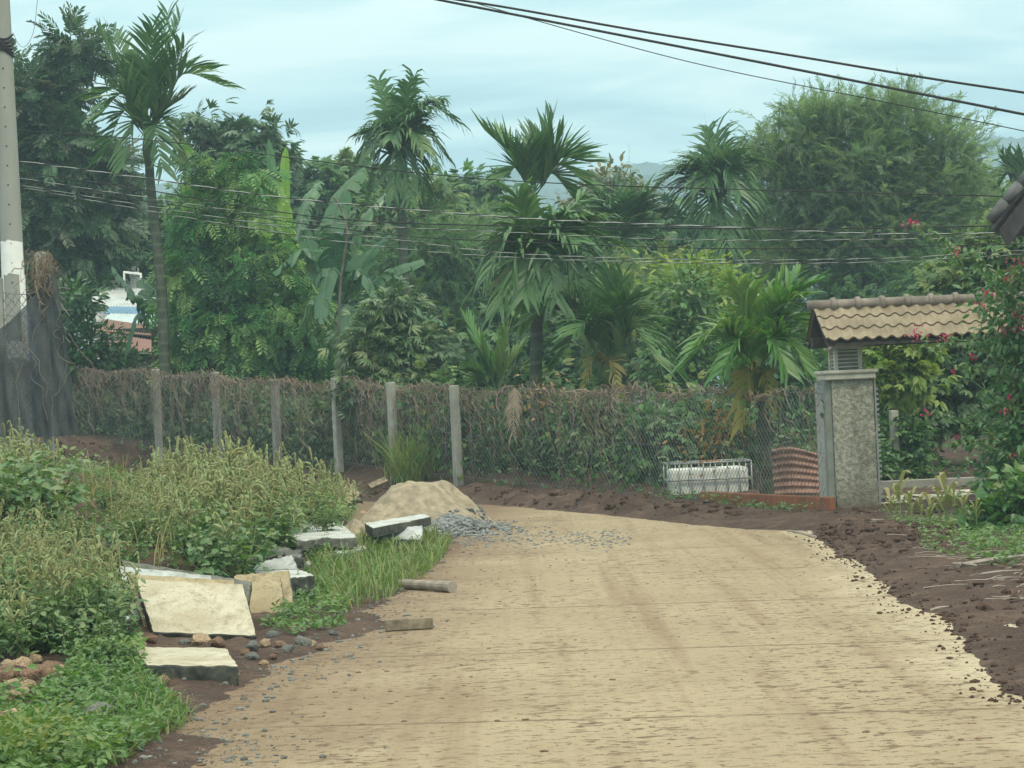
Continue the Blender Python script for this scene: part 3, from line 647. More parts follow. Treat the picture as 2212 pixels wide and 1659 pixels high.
# plumes at its top are branchlets of the same crown
ft = bpy.data.objects["feathery_tree"]; mb = MB(); rg = np.random.default_rng(77)
for px, top, bt in ((1640, 255, 330), (1685, 205, 300), (1742, 185, 280), (1760, 215, 290), (1800, 160, 250), (1822, 190, 260), (1880, 165, 250), (1925, 170, 250), (1952, 158, 240), (1975, 200, 280), (2022, 232, 300), (2050, 265, 340), (1700, 260, 330), (1850, 205, 270), (1780, 200, 270), (2085, 330, 400)):
    a, b = P(px + rg.normal() * 5, bt, 74 + rg.normal()), P(px + rg.normal() * 6, top, 74 + rg.normal()); n = 60
    mb.add(*tube(curve([a, (a + b) / 2 + rg.normal(size=3) * .08, b], 7), np.linspace(0.025, 0.006, 7), 4), 0.6)
    t = rg.random(n) ** 0.8; ps = a + (b - a) * t[:, None]; th = rg.random(n) * 6.28
    d = np.stack([np.cos(th), np.sin(th), 0.35 - 0.9 * rg.random(n)], -1)
    scatter(mb, PIN_FINE[0], ps, d, np.tile([0, 0, 1.0], (n, 1)), (0.75 * (1.2 - t)) * (0.7 + .6 * rg.random(n)), 0.55 + 0.35 * rg.random(n))
mb.build("plume_branch", MAT["feather_leaf"], ft)
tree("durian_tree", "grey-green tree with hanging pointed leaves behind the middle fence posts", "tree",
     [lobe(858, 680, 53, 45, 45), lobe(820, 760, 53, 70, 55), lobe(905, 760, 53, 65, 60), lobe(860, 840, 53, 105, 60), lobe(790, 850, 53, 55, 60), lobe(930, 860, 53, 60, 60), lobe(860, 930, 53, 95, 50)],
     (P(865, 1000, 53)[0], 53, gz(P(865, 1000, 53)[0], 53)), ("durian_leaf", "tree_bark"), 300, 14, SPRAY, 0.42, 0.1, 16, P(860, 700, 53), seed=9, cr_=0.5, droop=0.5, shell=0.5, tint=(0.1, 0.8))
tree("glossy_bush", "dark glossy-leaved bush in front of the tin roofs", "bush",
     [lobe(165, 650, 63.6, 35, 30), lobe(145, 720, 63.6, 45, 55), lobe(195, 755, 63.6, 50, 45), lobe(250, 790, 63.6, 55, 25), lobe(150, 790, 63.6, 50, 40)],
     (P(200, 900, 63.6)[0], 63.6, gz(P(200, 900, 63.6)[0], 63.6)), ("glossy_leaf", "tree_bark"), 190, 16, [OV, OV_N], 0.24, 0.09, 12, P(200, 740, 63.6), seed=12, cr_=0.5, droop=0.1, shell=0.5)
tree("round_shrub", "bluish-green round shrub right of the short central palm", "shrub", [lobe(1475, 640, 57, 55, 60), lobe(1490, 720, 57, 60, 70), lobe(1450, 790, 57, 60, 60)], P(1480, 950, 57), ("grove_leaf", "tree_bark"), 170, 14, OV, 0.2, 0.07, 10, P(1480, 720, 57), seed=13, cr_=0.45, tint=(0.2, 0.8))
tree("yellow_green_tree", "small tree with a tuft of yellow-green leaves right of the gate pillar", "tree", [lobe(1925, 770, 44, 45, 40), lobe(1960, 740, 44, 35, 30), lobe(1905, 840, 44, 30, 40), lobe(1950, 810, 44, 45, 45)], (P(1905, 1050, 44)[0], 44, .1), ("yellowish_leaf", "tree_bark"), 75, 13, SPRAY_B, 0.33, 0.05, 10, P(1930, 800, 44), seed=14, cr_=0.4, droop=0.2)
tree("forked_tree", "dark-leaved tree with a pale forked trunk behind the gate", "tree",
     [lobe(2010, 800, 47, 70, 60), lobe(2080, 850, 47, 75, 70), lobe(2000, 900, 47, 60, 50), lobe(2130, 760, 47, 80, 80), lobe(2060, 730, 47, 60, 50)],
     (P(1968, 1050, 47)[0], 47, gz(P(1968, 1050, 47)[0], 47)), ("durian_leaf", "pale_bark"), 230, 13, SPRAY_B, 0.36, 0.17, 12, P(1985, 850, 47), seed=15, cr_=0.55, droop=0.4)
tree("light_shrub", "light green shrub above the gate roof's right end", "shrub", [lobe(2080, 600, 52, 60, 40), lobe(2150, 560, 52, 60, 50), lobe(2200, 500, 52, 50, 50), lobe(2040, 640, 52, 50, 40)], P(2100, 900, 52), ("grove_leaf_light", "tree_bark"), 150, 13, SPRAY_B, 0.33, 0.08, 10, P(2110, 640, 52), seed=16, cr_=0.5)

# palms
palm("tall leaning palm at left with ragged upswept fronds against the sky", 60.4, [(358, 860), (350, 640), (338, 520), (326, 410), (322, 345)], 0.15, 0.115,
     [(362, 32, 0, .1), (388, 45, .6, .25), (330, 60, -.8, .2), (245, 75, .5, .25), (215, 70, 0, .15), (482, 185, 0, .95), (455, 150, .9, .8), (395, 105, -.6, .35), (395, 212, .4, .2, {"tint": .8}), (205, 210, .3, .7), (215, 250, -.6, .8), (262, 180, .8, .4), (225, 330, .3, .9), (385, 330, .2, .7, {"tint": .75}), (350, 360, -.7, .6), (270, 350, -.5, .7), (300, 120, .3, .2)],
     shaft=0.9, seed=21, ll=0.72, lw=0.085, hang=0.22, vee=.4)
palm("wind-blown palm with drooping strap leaflets against the sky in the middle", 66, [(880, 700), (872, 560), (868, 450), (868, 395)], 0.13, 0.15,
     [(895, 168, .2, .25), (880, 185, -.5, .2), (818, 178, 0, .1), (830, 200, .6, .1), (985, 262, 0, 1.0), (950, 215, .5, .7), (930, 235, -.6, .6), (772, 350, 0, .9), (785, 290, .5, .5), (800, 330, -.7, .8), (965, 340, .3, .9), (955, 390, -.4, 1.0), (800, 420, .2, 1.0), (920, 420, .6, .9), (850, 425, -.8, .9), (885, 430, -.9, 1.0), (900, 250, -.9, .4), (860, 230, .9, .3), (845, 300, -1.0, .5), (915, 320, -1.1, .7)],
     shaft=0.8, seed=22, ll=0.72, lw=0.085, hang=0.8, vee=.25, n=27)
palm("tallest central palm with stiff comb-like fronds", 58, [(1160, 900), (1155, 700), (1150, 540), (1150, 470)], 0.12, 0.13,
     [(1048, 282, 0, .25), (1075, 300, .6, .2), (1195, 255, .2, .1), (1215, 290, -.4, .15), (1165, 300, .5, .1), (1272, 350, 0, .55), (1250, 330, .6, .4), (1270, 400, -.5, .6), (1095, 380, -.6, .5), (1240, 430, .4, .6), (1140, 330, -.8, .2)],
     shaft=0.7, seed=23, ll=0.8, lw=0.08, hang=0.12, vee=.45, fwd=1.0)
palm("big central palm with long hanging leaflets and a stout green trunk", 47.5, [(1158, 1050), (1157, 900), (1158, 760), (1162, 650)], 0.15, 0.125,
     [(1012, 640, 0, .75), (1050, 600, -.6, .8), (1290, 560, 0, .8), (1310, 520, .6, .6), (1300, 470, -.4, .4), (1255, 430, .3, .25), (1215, 470, -.3, .15), (1120, 430, -.5, .2), (1105, 500, .7, .4), (1130, 640, -.9, .6), (1200, 650, -1.0, .7), (1260, 620, -.7, .7), (1080, 660, -.8, .8), (1150, 690, .6, .5), (1240, 520, -.9, .4)],
     shaft=0.85, seed=24, ll=0.7, lw=0.085, hang=0.5, vee=.2, n=28)
palm("dark palm in the background right of the central palms", 70, [(1345, 760), (1345, 620), (1345, 560)], 0.12, 0.13,
     [(1282, 415, 0, .2), (1330, 400, .4, .1), (1420, 405, 0, .3), (1395, 430, -.6, .3), (1452, 470, .3, .6), (1262, 490, .2, .6), (1280, 560, -.5, .8), (1440, 550, -.3, .8), (1400, 590, .5, .8), (1310, 600, -.8, .7), (1360, 600, -1, .7), (1365, 430, .8, .2), (1305, 450, -.9, .3)],
     shaft=0.7, seed=25, ll=0.95, lw=0.085, hang=0.35, vee=.3)
palm("dark ragged palm left of the great feathery tree", 70, [(1592, 800), (1582, 640), (1565, 520), (1556, 470)], 0.12, 0.13,
     [(1528, 288, 0, .1), (1545, 295, .5, .1), (1500, 350, .3, .3), (1478, 365, -.3, .4), (1600, 315, .1, .3), (1640, 350, .3, .6), (1632, 420, -.4, .9), (1440, 385, 0, .6), (1450, 450, .3, .9), (1480, 500, -.6, .9), (1520, 520, -.9, .8), (1570, 530, -.9, .8), (1620, 490, .4, .9), (1580, 340, -.8, .3), (1520, 400, -1, .6), (1600, 420, -1, .7), (1545, 330, .9, .2)],
     shaft=0.7, seed=26, ll=1.0, lw=0.085, hang=0.5, vee=.25)
palm("short palm with yellowing lower fronds right of the central palm trunk", 47, [(1305, 1010), (1308, 900), (1310, 830)], 0.13, 0.12,
     [(1315, 585, 0, .1), (1345, 600, -.4, .2), (1392, 640, 0, .5), (1400, 690, .5, .6), (1265, 620, .2, .2), (1215, 670, 0, .5), (1150, 690, -.3, .8), (1360, 640, -.7, .3), (1240, 720, -.8, .5), (1460, 800, .2, .9), (1420, 780, -.5, .8), (1200, 790, .3, .7), (1290, 660, .8, .2), (1330, 680, -.9, .3)],
     shaft=0.6, seed=27, ll=0.62, lw=0.06, hang=0.28, vee=.35, n=28, dead=[(1255, 858, -.4, .35, {"ll": .3, "n": 15}), (1335, 845, -.3, .35, {"ll": .3, "n": 14})])
palm("short bright palm with broad fronds beside the gate", 38.7, [(1658, 1090), (1650, 960), (1643, 850)], 0.13, 0.11,
     [(1572, 600, 0, .1, {"fwd": 1.1}), (1600, 620, -.3, .15), (1690, 600, 0, .15), (1725, 590, .3, .3), (1762, 612, 0, .4), (1740, 640, -.5, .4), (1650, 640, .5, .1), (1475, 790, 0, .55), (1500, 750, -.4, .5), (1560, 800, -.6, .5), (1765, 720, .3, .5), (1790, 770, 0, .5), (1750, 810, -.5, .5), (1700, 800, -.7, .5), (1610, 820, .4, .5)],
     shaft=0.6, seed=28, ll=0.5, lw=0.065, hang=0.35, vee=.35, n=27, mat="palm_leaf_light", dead=[(1600, 915, -.3, .35, {"tint": .1, "ll": .4, "n": 20}), (1668, 895, -.4, .3, {"tint": .15, "ll": .25, "n": 14})])
palm("young fan-leaved palm in front of the central palm's trunk", 50, [(1073, 960), (1074, 880), (1075, 850)], 0.06, 0.05,
     [(1092, 722, 0, .02, {"ll": .62, "lw": .09, "tint": .75}), (1128, 745, .2, .05, {"tint": .6}), (1040, 740, -.1, .03), (1010, 690, .3, .03), (1000, 800, -.2, .25), (1150, 800, .3, .2), (985, 860, 0, .3, {"tint": .9})],
     seed=29, ll=0.45, lw=0.07, hang=0.08, vee=.15, fwd=1.3, n=24, start=.3, mat="palm_leaf_light")
palm("distant palm crown at the right edge beside the roof corner", 82, [(2205, 800), (2200, 500), (2198, 440)], 0.12, 0.12,
     [(2160, 340, 0, .1), (2180, 350, .3, .1), (2210, 345, -.2, .2), (2240, 370, 0, .4), (2160, 400, .2, .5), (2235, 420, -.4, .6)], shaft=0.6, seed=30, ll=0.8, hang=0.3)

# bananas
banana("big banana plant with torn broad leaves in the middle", 58, [(745, 960), (742, 800), (738, 660)],
       [((690, 620), (785, 360), 0, .75, .62, {"hang": .95, "flip": (.8, -.5, .3), "tear": .75}), ((735, 640), (832, 418), .5, .6, .5, {"hang": 1.1, "tear": .85}), ((640, 520), (692, 392), .8, .35, .4, {"tear": .85, "hang": 1.0}), ((700, 640), (645, 470), .2, .2, .4, {"hang": .7}),
        ((740, 660), (852, 500), -.4, .3, .75, {"hang": .3, "tint": .3, "flip": (.75, -.5, .45)}), ((750, 680), (915, 560), 0, .35, .6, {"hang": .8, "flip": (.55, -.7, .3)}), ((735, 640), (590, 590), -.3, .9, .6, {"hang": 1.0, "tear": .8}), ((730, 660), (842, 700), -.5, 1.1, .55, {"hang": 1.1, "tear": .9}),
        ((720, 690), (640, 740), .2, .8, .5, {"hang": 1.1}), ((750, 700), (965, 700), .5, .6, .6, {"hang": .7, "tint": .5}), ((745, 700), (765, 800), -.5, 1.0, .5, {"hang": 1.1}), ((735, 640), (690, 700), -.8, 1.0, .5, {"hang": 1.0, "tear": .8}), ((730, 650), (722, 500), -.6, .25, .6, {"hang": .4, "tint": .05, "flip": (.9, .4, 0)})], seed=31, tear=.6)
banana("banana plant with upright yellow-green young leaves behind the bright bush", 64.5, [(612, 900), (610, 760), (608, 640)],
       [((612, 640), (618, 318), 0, .05, .25, {"mat": "banana_leaf_young", "tear": .05, "hang": .1, "flip": (.93, -.35, 0), "tint": .5}), ((604, 600), (580, 300), .5, .05, .22, {"tear": .05, "hang": .2, "flip": (.8, .5, 0)}), ((612, 700), (622, 440), -.2, .05, .26, {"mat": "banana_leaf_young", "tear": .05, "hang": .15, "flip": (.85, -.5, 0), "tint": .85}), ((605, 680), (540, 520), .3, .3, .4)], seed=32)
banana("small banana plant with dark leaves in front of the tin roofs", 62.9, [(338, 880), (335, 760), (332, 700)],
       [((332, 720), (240, 575), .2, .2, .42, {"hang": .8}), ((332, 700), (275, 640), -.5, .35, .4, {"hang": .9}), ((334, 720), (268, 790), -.3, .9, .5, {"hang": .7}), ((334, 700), (372, 610), .3, .25, .4), ((334, 740), (405, 720), 0, .5, .4, {"hang": .8}), ((332, 690), (305, 600), .5, .1, .36)], seed=33)

# bare dead sapling
t = thing("bare_sapling", "bare pale branching sapling in front of the banana leaves", "sapling", P(728, 960, 55)); mb = MB()
mb.add(*tube(curve([P(a, b, 55) for a, b in ((728, 960), (732, 700), (737, 600), (750, 500), (736, 450), (718, 425))], 16), np.linspace(.042, .014, 16), 6))
mb.build("stem", MAT["tree_bark"], t, smooth=True)
mb = MB(); mb.add(*tube(curve([P(752, 505, 55), P(738, 450, 54.8), P(722, 425, 54.6)], 6), np.linspace(.025, .008, 6), 5)); mb.build("twig", MAT["dead_wood"], t)

# shrubs behind the fence (coffee rows and undergrowth); three kinds copied along it
def shrub_proto(label, mat, tm, size, seed, h=1.3, w=1.0, group=None, ncl=90, per=14):
    lo = [(np.array([0, 0, h * .55]), np.array([w * .6, w * .5, h * .4])), (np.array([-w * .4, .1, h * .4]), np.array([w * .45, w * .4, h * .35])), (np.array([w * .4, -.1, h * .45]), np.array([w * .45, w * .4, h * .4])), (np.array([0.1, 0, h * .85]), np.array([w * .35, w * .35, h * .25]))]
    return tree("fence_shrub", label, "shrub", lo, (0, 0, 0), (mat, "tree_bark"), ncl, per, tm, size, 0.035, 12, np.array([0, 0, h * .7]), group, seed, cr_=0.3, droop=0.35, shell=0.35, tint=(0.1, 0.85))
protos = [shrub_proto("a", "coffee_leaf", SPRAY_B, 0.26, 41, 1.25, 1.0), shrub_proto("b", "coffee_leaf", [OV_N, OV], 0.17, 42, 1.5, .9, per=18), shrub_proto("c", "grove_leaf", SPRAY_B, 0.24, 43, 1.7, 1.1)]
rg = np.random.default_rng(5); used = [False] * 3
def fence_at(s): 
    seg = np.linalg.norm(np.diff(FB[:, :2], axis=0), axis=1); c = np.concatenate([[0], np.cumsum(seg)]); q = s * c[-1]; k = min(np.searchsorted(c, q) - 1, len(seg) - 1); k = max(k, 0)
    u = (q - c[k]) / seg[k]; return FB[k] * (1 - u) + FB[k + 1] * u, FT[k] * (1 - u) + FT[k + 1] * u
fdir = nrm(FB[-3][:2] - FB[1][:2]); fnr = np.array([fdir[1], -fdir[0]]); fnr = fnr if fnr[1] > 0 else -fnr
for k in range(46):
    s = (k % 23 + rg.random() * .7) / 23
    if s < .12: continue
    b, _ = fence_at(s); off = (1.0 if s > .21 else 3.4) + 1.3 * (k >= 23) + rg.random() * .6
    x_, y_ = b[:2] + fnr * off; j = (0 if s > 0.5 else (2 if k >= 23 else 1)) if rg.random() < .75 else int(rg.integers(0, 3))
    lab = ("leafy coffee shrub seen through the chain-link fence left of the sand heap", "leafy shrub seen through the chain-link fence between the sand heap and the gate")[s < 0.42]
    o = protos[j] if not used[j] else dup(protos[j], (0, 0, 0)); used[j] = True
    o.location = (x_, y_, gz(x_, y_) - .05); o.rotation_euler = (0, 0, rg.random() * 6.28); q = 0.75 + .5 * rg.random(); o.scale = (q, q, q)
    o['label'] = lab; o['group'] = "shrubs behind the fence " + ("left" if s >= .42 else "right")

# ------------------------------------------------------------------ hard materials
m = NM("weathered_concrete"); nz = m.noise(3, 5, .65, m.pos()); n2 = m.noise(40, 3, .6, m.pos()); n3 = m.noise(2.2, 4, .6, m.pos((1, 1, .3)))
c = m.mix(m.mask(nz, .35, .65), (0.25, .255, .23), (0.38, .38, .34)); c = m.mix(m.math('MULTIPLY', m.mask(n3, .55, .75), .6), c, (.1, .105, .095)); m.color(m.mix(m.math('MULTIPLY', m.mask(n2, .4, .7), .3), c, (.17, .17, .16))); m.rough(.9, .2); m.bump(n2, .3, .01)
m = NM("pole_concrete"); n2 = m.noise(120, 2, .6, m.pos()); nz = m.noise(1.3, 4, .6, m.pos((1, 1, .25)))
m.color(m.mix(m.math('MULTIPLY', m.mask(n2, .4, .7), .35), m.mix(m.mask(nz, .3, .7), (.27, .285, .26), (.35, .365, .335)), (.2, .2, .18))); m.rough(.9, .2)
plain("white_paint", (.78, .8, .78), .8, .2, .06)
plain("dark_smear", (.03, .03, .035), .8)
def slabmat(name, c1, c2, stain, sscale=5, top_white=None):
    m = NM(name); nz = m.noise(sscale, 5, .65); n2 = m.noise(45, 3, .65); n3 = m.noise(1.7, 3, .5)
    c = m.mix(m.mask(nz, .33, .66), c1, c2); c = m.mix(m.math('MULTIPLY', m.mask(n3, .48, .7), .7), c, stain)
    n4 = m.noise(8, 6, .8); c = m.mix(m.math('MULTIPLY', m.mask(n4, .5, .62), .6), c, tuple(q * .72 for q in stain)); c = m.mix(m.math('MULTIPLY', m.mask(n2, .58, .7), .6), c, tuple(q * .45 for q in stain))
    m.color(c); m.rough(.92, .15); m.bump(m.math('ADD', nz, m.math('MULTIPLY', n2, .6)), .35, .02)
slabmat("slab_face_cream", (.38, .355, .27), (.5, .475, .38), (.3, .25, .165))
slabmat("slab_face_tan", (.28, .235, .15), (.4, .34, .22), (.22, .17, .1))
slabmat("slab_face_grey", (.32, .35, .345), (.46, .5, .5), (.25, .25, .22))
slabmat("slab_face_white", (.4, .425, .41), (.55, .58, .57), (.27, .275, .25))
slabmat("slab_edge_dark", (.025, .03, .028), (.085, .09, .08), (.2, .19, .15), 9)
slabmat("slab_edge_grey", (.11, .115, .1), (.2, .2, .18), (.05, .055, .05), 9)
plain("steel_grey", (.32, .34, .34), .5, .5, .15, 10, .4)
plain("rust_bar", (.16, .08, .045), .8)
plain("cable_black", (.03, .032, .035), .7); plain("cable_pale", (.32, .345, .33), .7)
plain("fence_wire_metal", (.2, .215, .2), .55, .4, .2, 10, .3)
plain("timber_grey", (.2, .165, .12), .9, .2, .35, 12, bump=.5); plain("timber_brown", (.36, .22, .11), .85, .2, .3, 10, bump=.4)
plain("stone_tan", (.36, .27, .18), .95, .15, .4, 7, bump=.8); plain("stone_brown", (.2, .13, .09), .95, .15, .4, 7, bump=.8); plain("stone_grey", (.15, .155, .145), .95, .15, .4, 7, bump=.8)
plain("sand", (.28, .24, .175), 1, .1, .25, 7, bump=.9); plain("grey_gravel", (.17, .18, .18), .95, .15, .5, 9, bump=.7)

# ------------------------------------------------------------------ chain-link fence
fr = thing("chain_link_fence", "long sagging chain-link fence on concrete posts between the dirt bank and the grove", "fence", FB[5])
seg = np.linalg.norm(np.diff(FB[:, :2], axis=0), axis=1); cs = np.concatenate([[0], np.cumsum(seg)])
def fpt(s, h): 
    s = np.clip(s, 0, cs[-1]); b = np.stack([np.interp(s, cs, FB[:, i]) for i in range(3)], -1); t = np.interp(s, cs, FT[:, 2]); 
    b[..., 2] = b[..., 2] + (t + 0.06 * np.sin(s * 1.8) - b[..., 2]) * h; return b
mb = MB(); step = 0.13; slant = 1.9
def wire(pts, r, rnd=.5):
    mb.add(*tube(pts, r, 3, False), rnd)
for dirn in (1, -1):
    for s0 in np.arange(-slant, cs[-1] + slant, step):
        hs = np.linspace(0, 1, 5); ss = s0 + dirn * slant * (hs - .5)
        ok = (ss > 0) & (ss < cs[-1])
        if ok.sum() >= 2: wire(fpt(ss[ok], hs[ok]), .0035)
for h in (0.03, .5, .985): wire(fpt(np.linspace(0, cs[-1], 60), np.full(60, h)), .004)
mb.build("mesh", MAT["fence_wire_metal"], fr)
for k in (5, 6, 7, 8, 9, 10):
    b, t = FB[k].copy(), FT[k].copy(); hh = t[2] - b[2] + .1; w = .17
    off = np.array([*(fnr * (-.1 if k in (5, 6, 7) else .1)), 0])
    o = MB(); o.add(*bevbox((b[0] + off[0], b[1] + off[1], b[2] + hh / 2 - .25), (w, w, hh + .5), rotz(math.atan2(fdir[1], fdir[0]) + .08 * math.sin(k)), .02))
    o.build("post", MAT["weathered_concrete"], fr)
# dry creepers hanging on the wire: nobody could count them
mb = MB(); ml = MB(); rg = np.random.default_rng(8)
for k in range(1350):
    s = cs[-1] * rg.random(); u = s / cs[-1]
    dens = 1.0 if u > .42 and u < .9 else .9 if u > .21 and u < .42 else .12
    if rg.random() > dens: continue
    h0 = 1.0 + .03 * rg.normal() if rg.random() < .75 else .5 + .5 * rg.random(); n = 8
    ln = min(h0, abs(rg.normal()) * .33 + .08); ss = s + np.cumsum(rg.normal(size=n) * .09); hs = h0 - np.linspace(0, ln, n) ** .9 + rg.normal(size=n) * .015
    p = fpt(ss, np.maximum(hs, .01)); p[:, :2] += -fnr * (.03 + .14 * rg.random() * np.sin(np.linspace(0, 3, n))[:, None]); 
    mb.add(*tube(curve(p, 11), (.003 + .0045 * rg.random()), 3, False), rg.random() * .8 + .1)
for k in range(260):
    s = cs[-1] * rg.random(); n = 9; ss = s + np.cumsum(np.abs(rg.normal(size=n)) * .16); hs = 1.0 + rg.normal(size=n) * .035
    p = fpt(ss, hs); p[:, :2] += -fnr * rg.normal(size=(n, 1)) * .05; mb.add(*tube(curve(p, 12), .004 + .006 * rg.random(), 3, False), rg.random())
tag(mb.build("dry_vines", MAT["dry_vine_strand"]), "mass of dry brown vine stems draped over the chain-link fence", "dry vines", kind='stuff')
n = 1000; s = cs[-1] * np.where(rg.random(n) < .75, rg.random(n) * .45, rg.random(n)); h = np.clip(rg.random(n) ** 1.1, 0, 1)
keep = vn(s * .9, h * 3, 4) + .25 * (1 - h) > -.08; s, h = s[keep], h[keep]; n = len(s)
kk = ~((s < cs[-1] * .2) & (h < .8) & (rg.random(n) < .93)); s, h = s[kk], h[kk]; n = len(s)
p = fpt(s, h); p[:, :2] += -fnr * rg.normal(size=(n, 1)) * .08
d = rg.normal(size=(n, 3)) * .5 + np.array([0, 0, -1]); up = np.array([-fnr[0], -fnr[1], .5]) + rg.normal(size=(n, 3)) * .4
scatter(ml, HEART, p, d, up, .07 + .07 * rg.random(n), rg.random(n) * .85)
tag(ml.build("climbing_vine", MAT["vine_leaf"]), "thin green creeper leaves climbing the chain-link fence", "creeper", kind='stuff')
ml = MB(); n = 260; cc = np.array([fpt(np.array([cs[-1] * q]), np.array([hh]))[0] for q, hh in ((.115, .62), (.13, .5), (.105, .75), (.3, .95))])[rg.integers(0, 4, n)]
p = cc + rg.normal(size=(n, 3)) * np.array([.25, .1, .22]); scatter(ml, OV, p, rg.normal(size=(n, 3)) + [0, 0, -.8], rg.normal(size=(n, 3)) + [0, -.6, .5], .07 + .06 * rg.random(n), rg.random(n))
tag(ml.build("dead_leaves", MAT["dry_leaf"]), "clump of withered brown leaves caught in the fence by the short bright palm", "dead leaves", kind='stuff')

# withered hanging fronds on the fence
t = thing("withered_frond", "withered grey-brown palm frond hanging over the fence from its top wire", "dead frond", P(1112, 845, 46.0)); mb = MB()
frond(mb, P(1112, 838, 46.0), P(1108, 935, 45.85), .05, 22, .3, .02, .6, .02, .1, rg, .9); mb.build("frond", MAT["dry_vine_strand"], t)

# low brick wall below the fence and gate
m = NM("red_brick"); br = m.n("ShaderNodeTexBrick"); m.l(m.coord(), br.inputs[0]); mp_ = br
br.inputs['Scale'].default_value = 5; br.inputs['Color1'].default_value = (.3, .115, .06, 1); br.inputs['Color2'].default_value = (.22, .085, .05, 1); br.inputs['Mortar'].default_value = (.25, .17, .12, 1); br.inputs['Mortar Size'].default_value = .012
nz = m.noise(6, 4, .6); m.color(m.mix(m.math('MULTIPLY', m.mask(nz, .45, .7), .5), br.outputs[0], (.1, .07, .05))); m.rough(.9, .2)
a, b = P(1522, 1090, 39.8), P(1796, 1119, 35.75); mid = (a + b) / 2; ln = np.linalg.norm((b - a)[:2]); za = math.atan2(b[1] - a[1], b[0] - a[0])
zt = P(1660, 1068, 37.6)[2]; mb = MB(); nW = 24
V, Q = grid(np.array([-ln / 2, 0, 0]), np.array([ln / 2, 0, 0]), np.array([ln / 2, 0, 1]), np.array([-ln / 2, 0, 1]), nW, 2)
mb2 = bevbox((0, 0, 0), (ln, .16, zt + .45), None, .012); mb.add(*mb2)
o = mb.build("brick_wall", MAT["red_brick"]); o.location = (mid[0], mid[1], (zt - .45) / 2); o.rotation_euler = (0, 0, za)
tag(o, "low red brick wall running from under the fence to the gate pillar", "wall")

# ------------------------------------------------------------------ utility pole and cables
pb = P(27, 560, 38); base_z = gz(pb[0], 38); pr = lambda z: .215 - .0085 * (z - 1)
t = thing("utility_pole", "tall tapering grey concrete utility pole with white painted base at the left edge", "utility pole", (pb[0], 38, base_z)); mb = MB()
zs = np.linspace(base_z - .5, 10.5, 12); mb.add(*tube(np.stack([zs * 0 + pb[0], zs * 0 + 38, zs], -1), pr(zs), 24)); mb.build("shaft", MAT["pole_concrete"], t, smooth=True)
mb = MB(); z0, z1 = P(40, 775, 38)[2], P(30, 522, 38)[2]; nn = 40
th = np.linspace(-2.75, .35, nn); rows = np.linspace(0, 1, 8)
V = []; 
for r_ in rows:
    zt_ = z1 + .05 * vn(th * 3, th * 0, 3); zb_ = z0 + .1 * vn(th * 4, th * 0, 5); zz = zb_ + (zt_ - zb_) * r_; q = pr(zz) + .004
    V.append(np.stack([pb[0] + q * np.cos(th), 38 + q * np.sin(th), zz], -1))
ii = np.arange(7)[:, None] * nn + np.arange(nn - 1)[None]; Q = np.stack([ii, ii + 1, ii + nn + 1, ii + nn], -1)
Q = Q[:, :-8] if False else Q; keep = np.ones((7, nn - 1), bool); keep[1:5, 6:24] = False; keep[5:, 32:] = False
mb.add(np.concatenate(V), Q.reshape(-1, 4)[keep.ravel()]); mb.build("painted_band", MAT["white_paint"], t, smooth=True)
mb = MB()
for k in range(14):                                  # climbing-bolt holes
    z = P(20, 150 + k * 42, 38)[2]; mb.add(*tube([(pb[0] + .02, 38 - pr(z) - .003, z), (pb[0] + .02, 38 - pr(z) + .03, z)], .014, 8))
mb.build("bolt_holes", MAT["dark_smear"], t)
mb = MB(); z = P(5, 95, 38)[2]
for q in np.linspace(-.16, .1, 6): mb.add(*tube([(pb[0] + (pr(z) + .012) * math.cos(a_), 38 + (pr(z) + .012) * math.sin(a_), z + q + .05 * math.sin(a_ * 2 + q * 9)) for a_ in np.linspace(-3.1, .2, 14)], .02, 5))
mb.build("cable_tie", MAT["dark_smear"], t)
def cable(label, pts, r=.010, kind="black", Y0=38.2, Y1=33.0, ext=(0, 0), helix=.0, pitch=.32, sag=None, grp="overhead cables"):
    px = [p[0] for p in pts]; w3 = [P(a, b, Y0 + (Y1 - Y0) * (a - px[0]) / (2212 - px[0] if px[0] < 1000 else 1300)) for a, b in pts]
    w3 = [w3[0] + (w3[0] - w3[1]) * ext[0]] + w3 + [w3[-1] + (w3[-1] - w3[-2]) * ext[1]]
    path = curve(w3, 90); o = thing("overhead_cable", label, "cable", path[0], grp)
    if helix:
        L_ = np.concatenate([[0], np.cumsum(np.linalg.norm(np.diff(path, axis=0), axis=1))]); n = int(L_[-1] / pitch * 10); u = np.linspace(0, L_[-1], n)
        p = np.stack([np.interp(u, L_, path[:, i]) for i in range(3)], -1); T = nrm(np.gradient(p, axis=0)); A = nrm(np.cross(T, [0, 0, 1.])); B = np.cross(A, T)
        for ph, mt in ((0, "cable_black"), (math.pi, "cable_pale")):
            a_ = u / pitch * 2 * math.pi + ph; mb = MB(); mb.add(*tube(p + helix * (np.cos(a_)[:, None] * A + np.sin(a_)[:, None] * B), r, 5)); mb.build("strand", MAT[mt], o, smooth=True)
    else:
        mb = MB(); mb.add(*tube(path, r, 6)); mb.build("strand", MAT["cable_black" if kind == "black" else "cable_pale"], o, smooth=True)
cable("upper thick dark cable crossing the sky at top right", [(900, -14), (985, -1), (1106, 18), (1400, 70), (1700, 118), (2000, 168), (2212, 200)], .016, Y0=30, Y1=27, ext=(5, 2))
cable("second thick dark cable crossing the sky just below the first", [(880, -16), (950, 0), (1300, 68), (1700, 146), (2000, 205), (2212, 247)], .018, Y0=29.5, Y1=26.5, ext=(6, 2))
cable("thin dark cable lowest of those crossing the sky", [(900, -28), (1010, 2), (1474, 130), (1900, 218), (2212, 283)], .0065, Y0=29.8, Y1=26.8, ext=(4, 2))
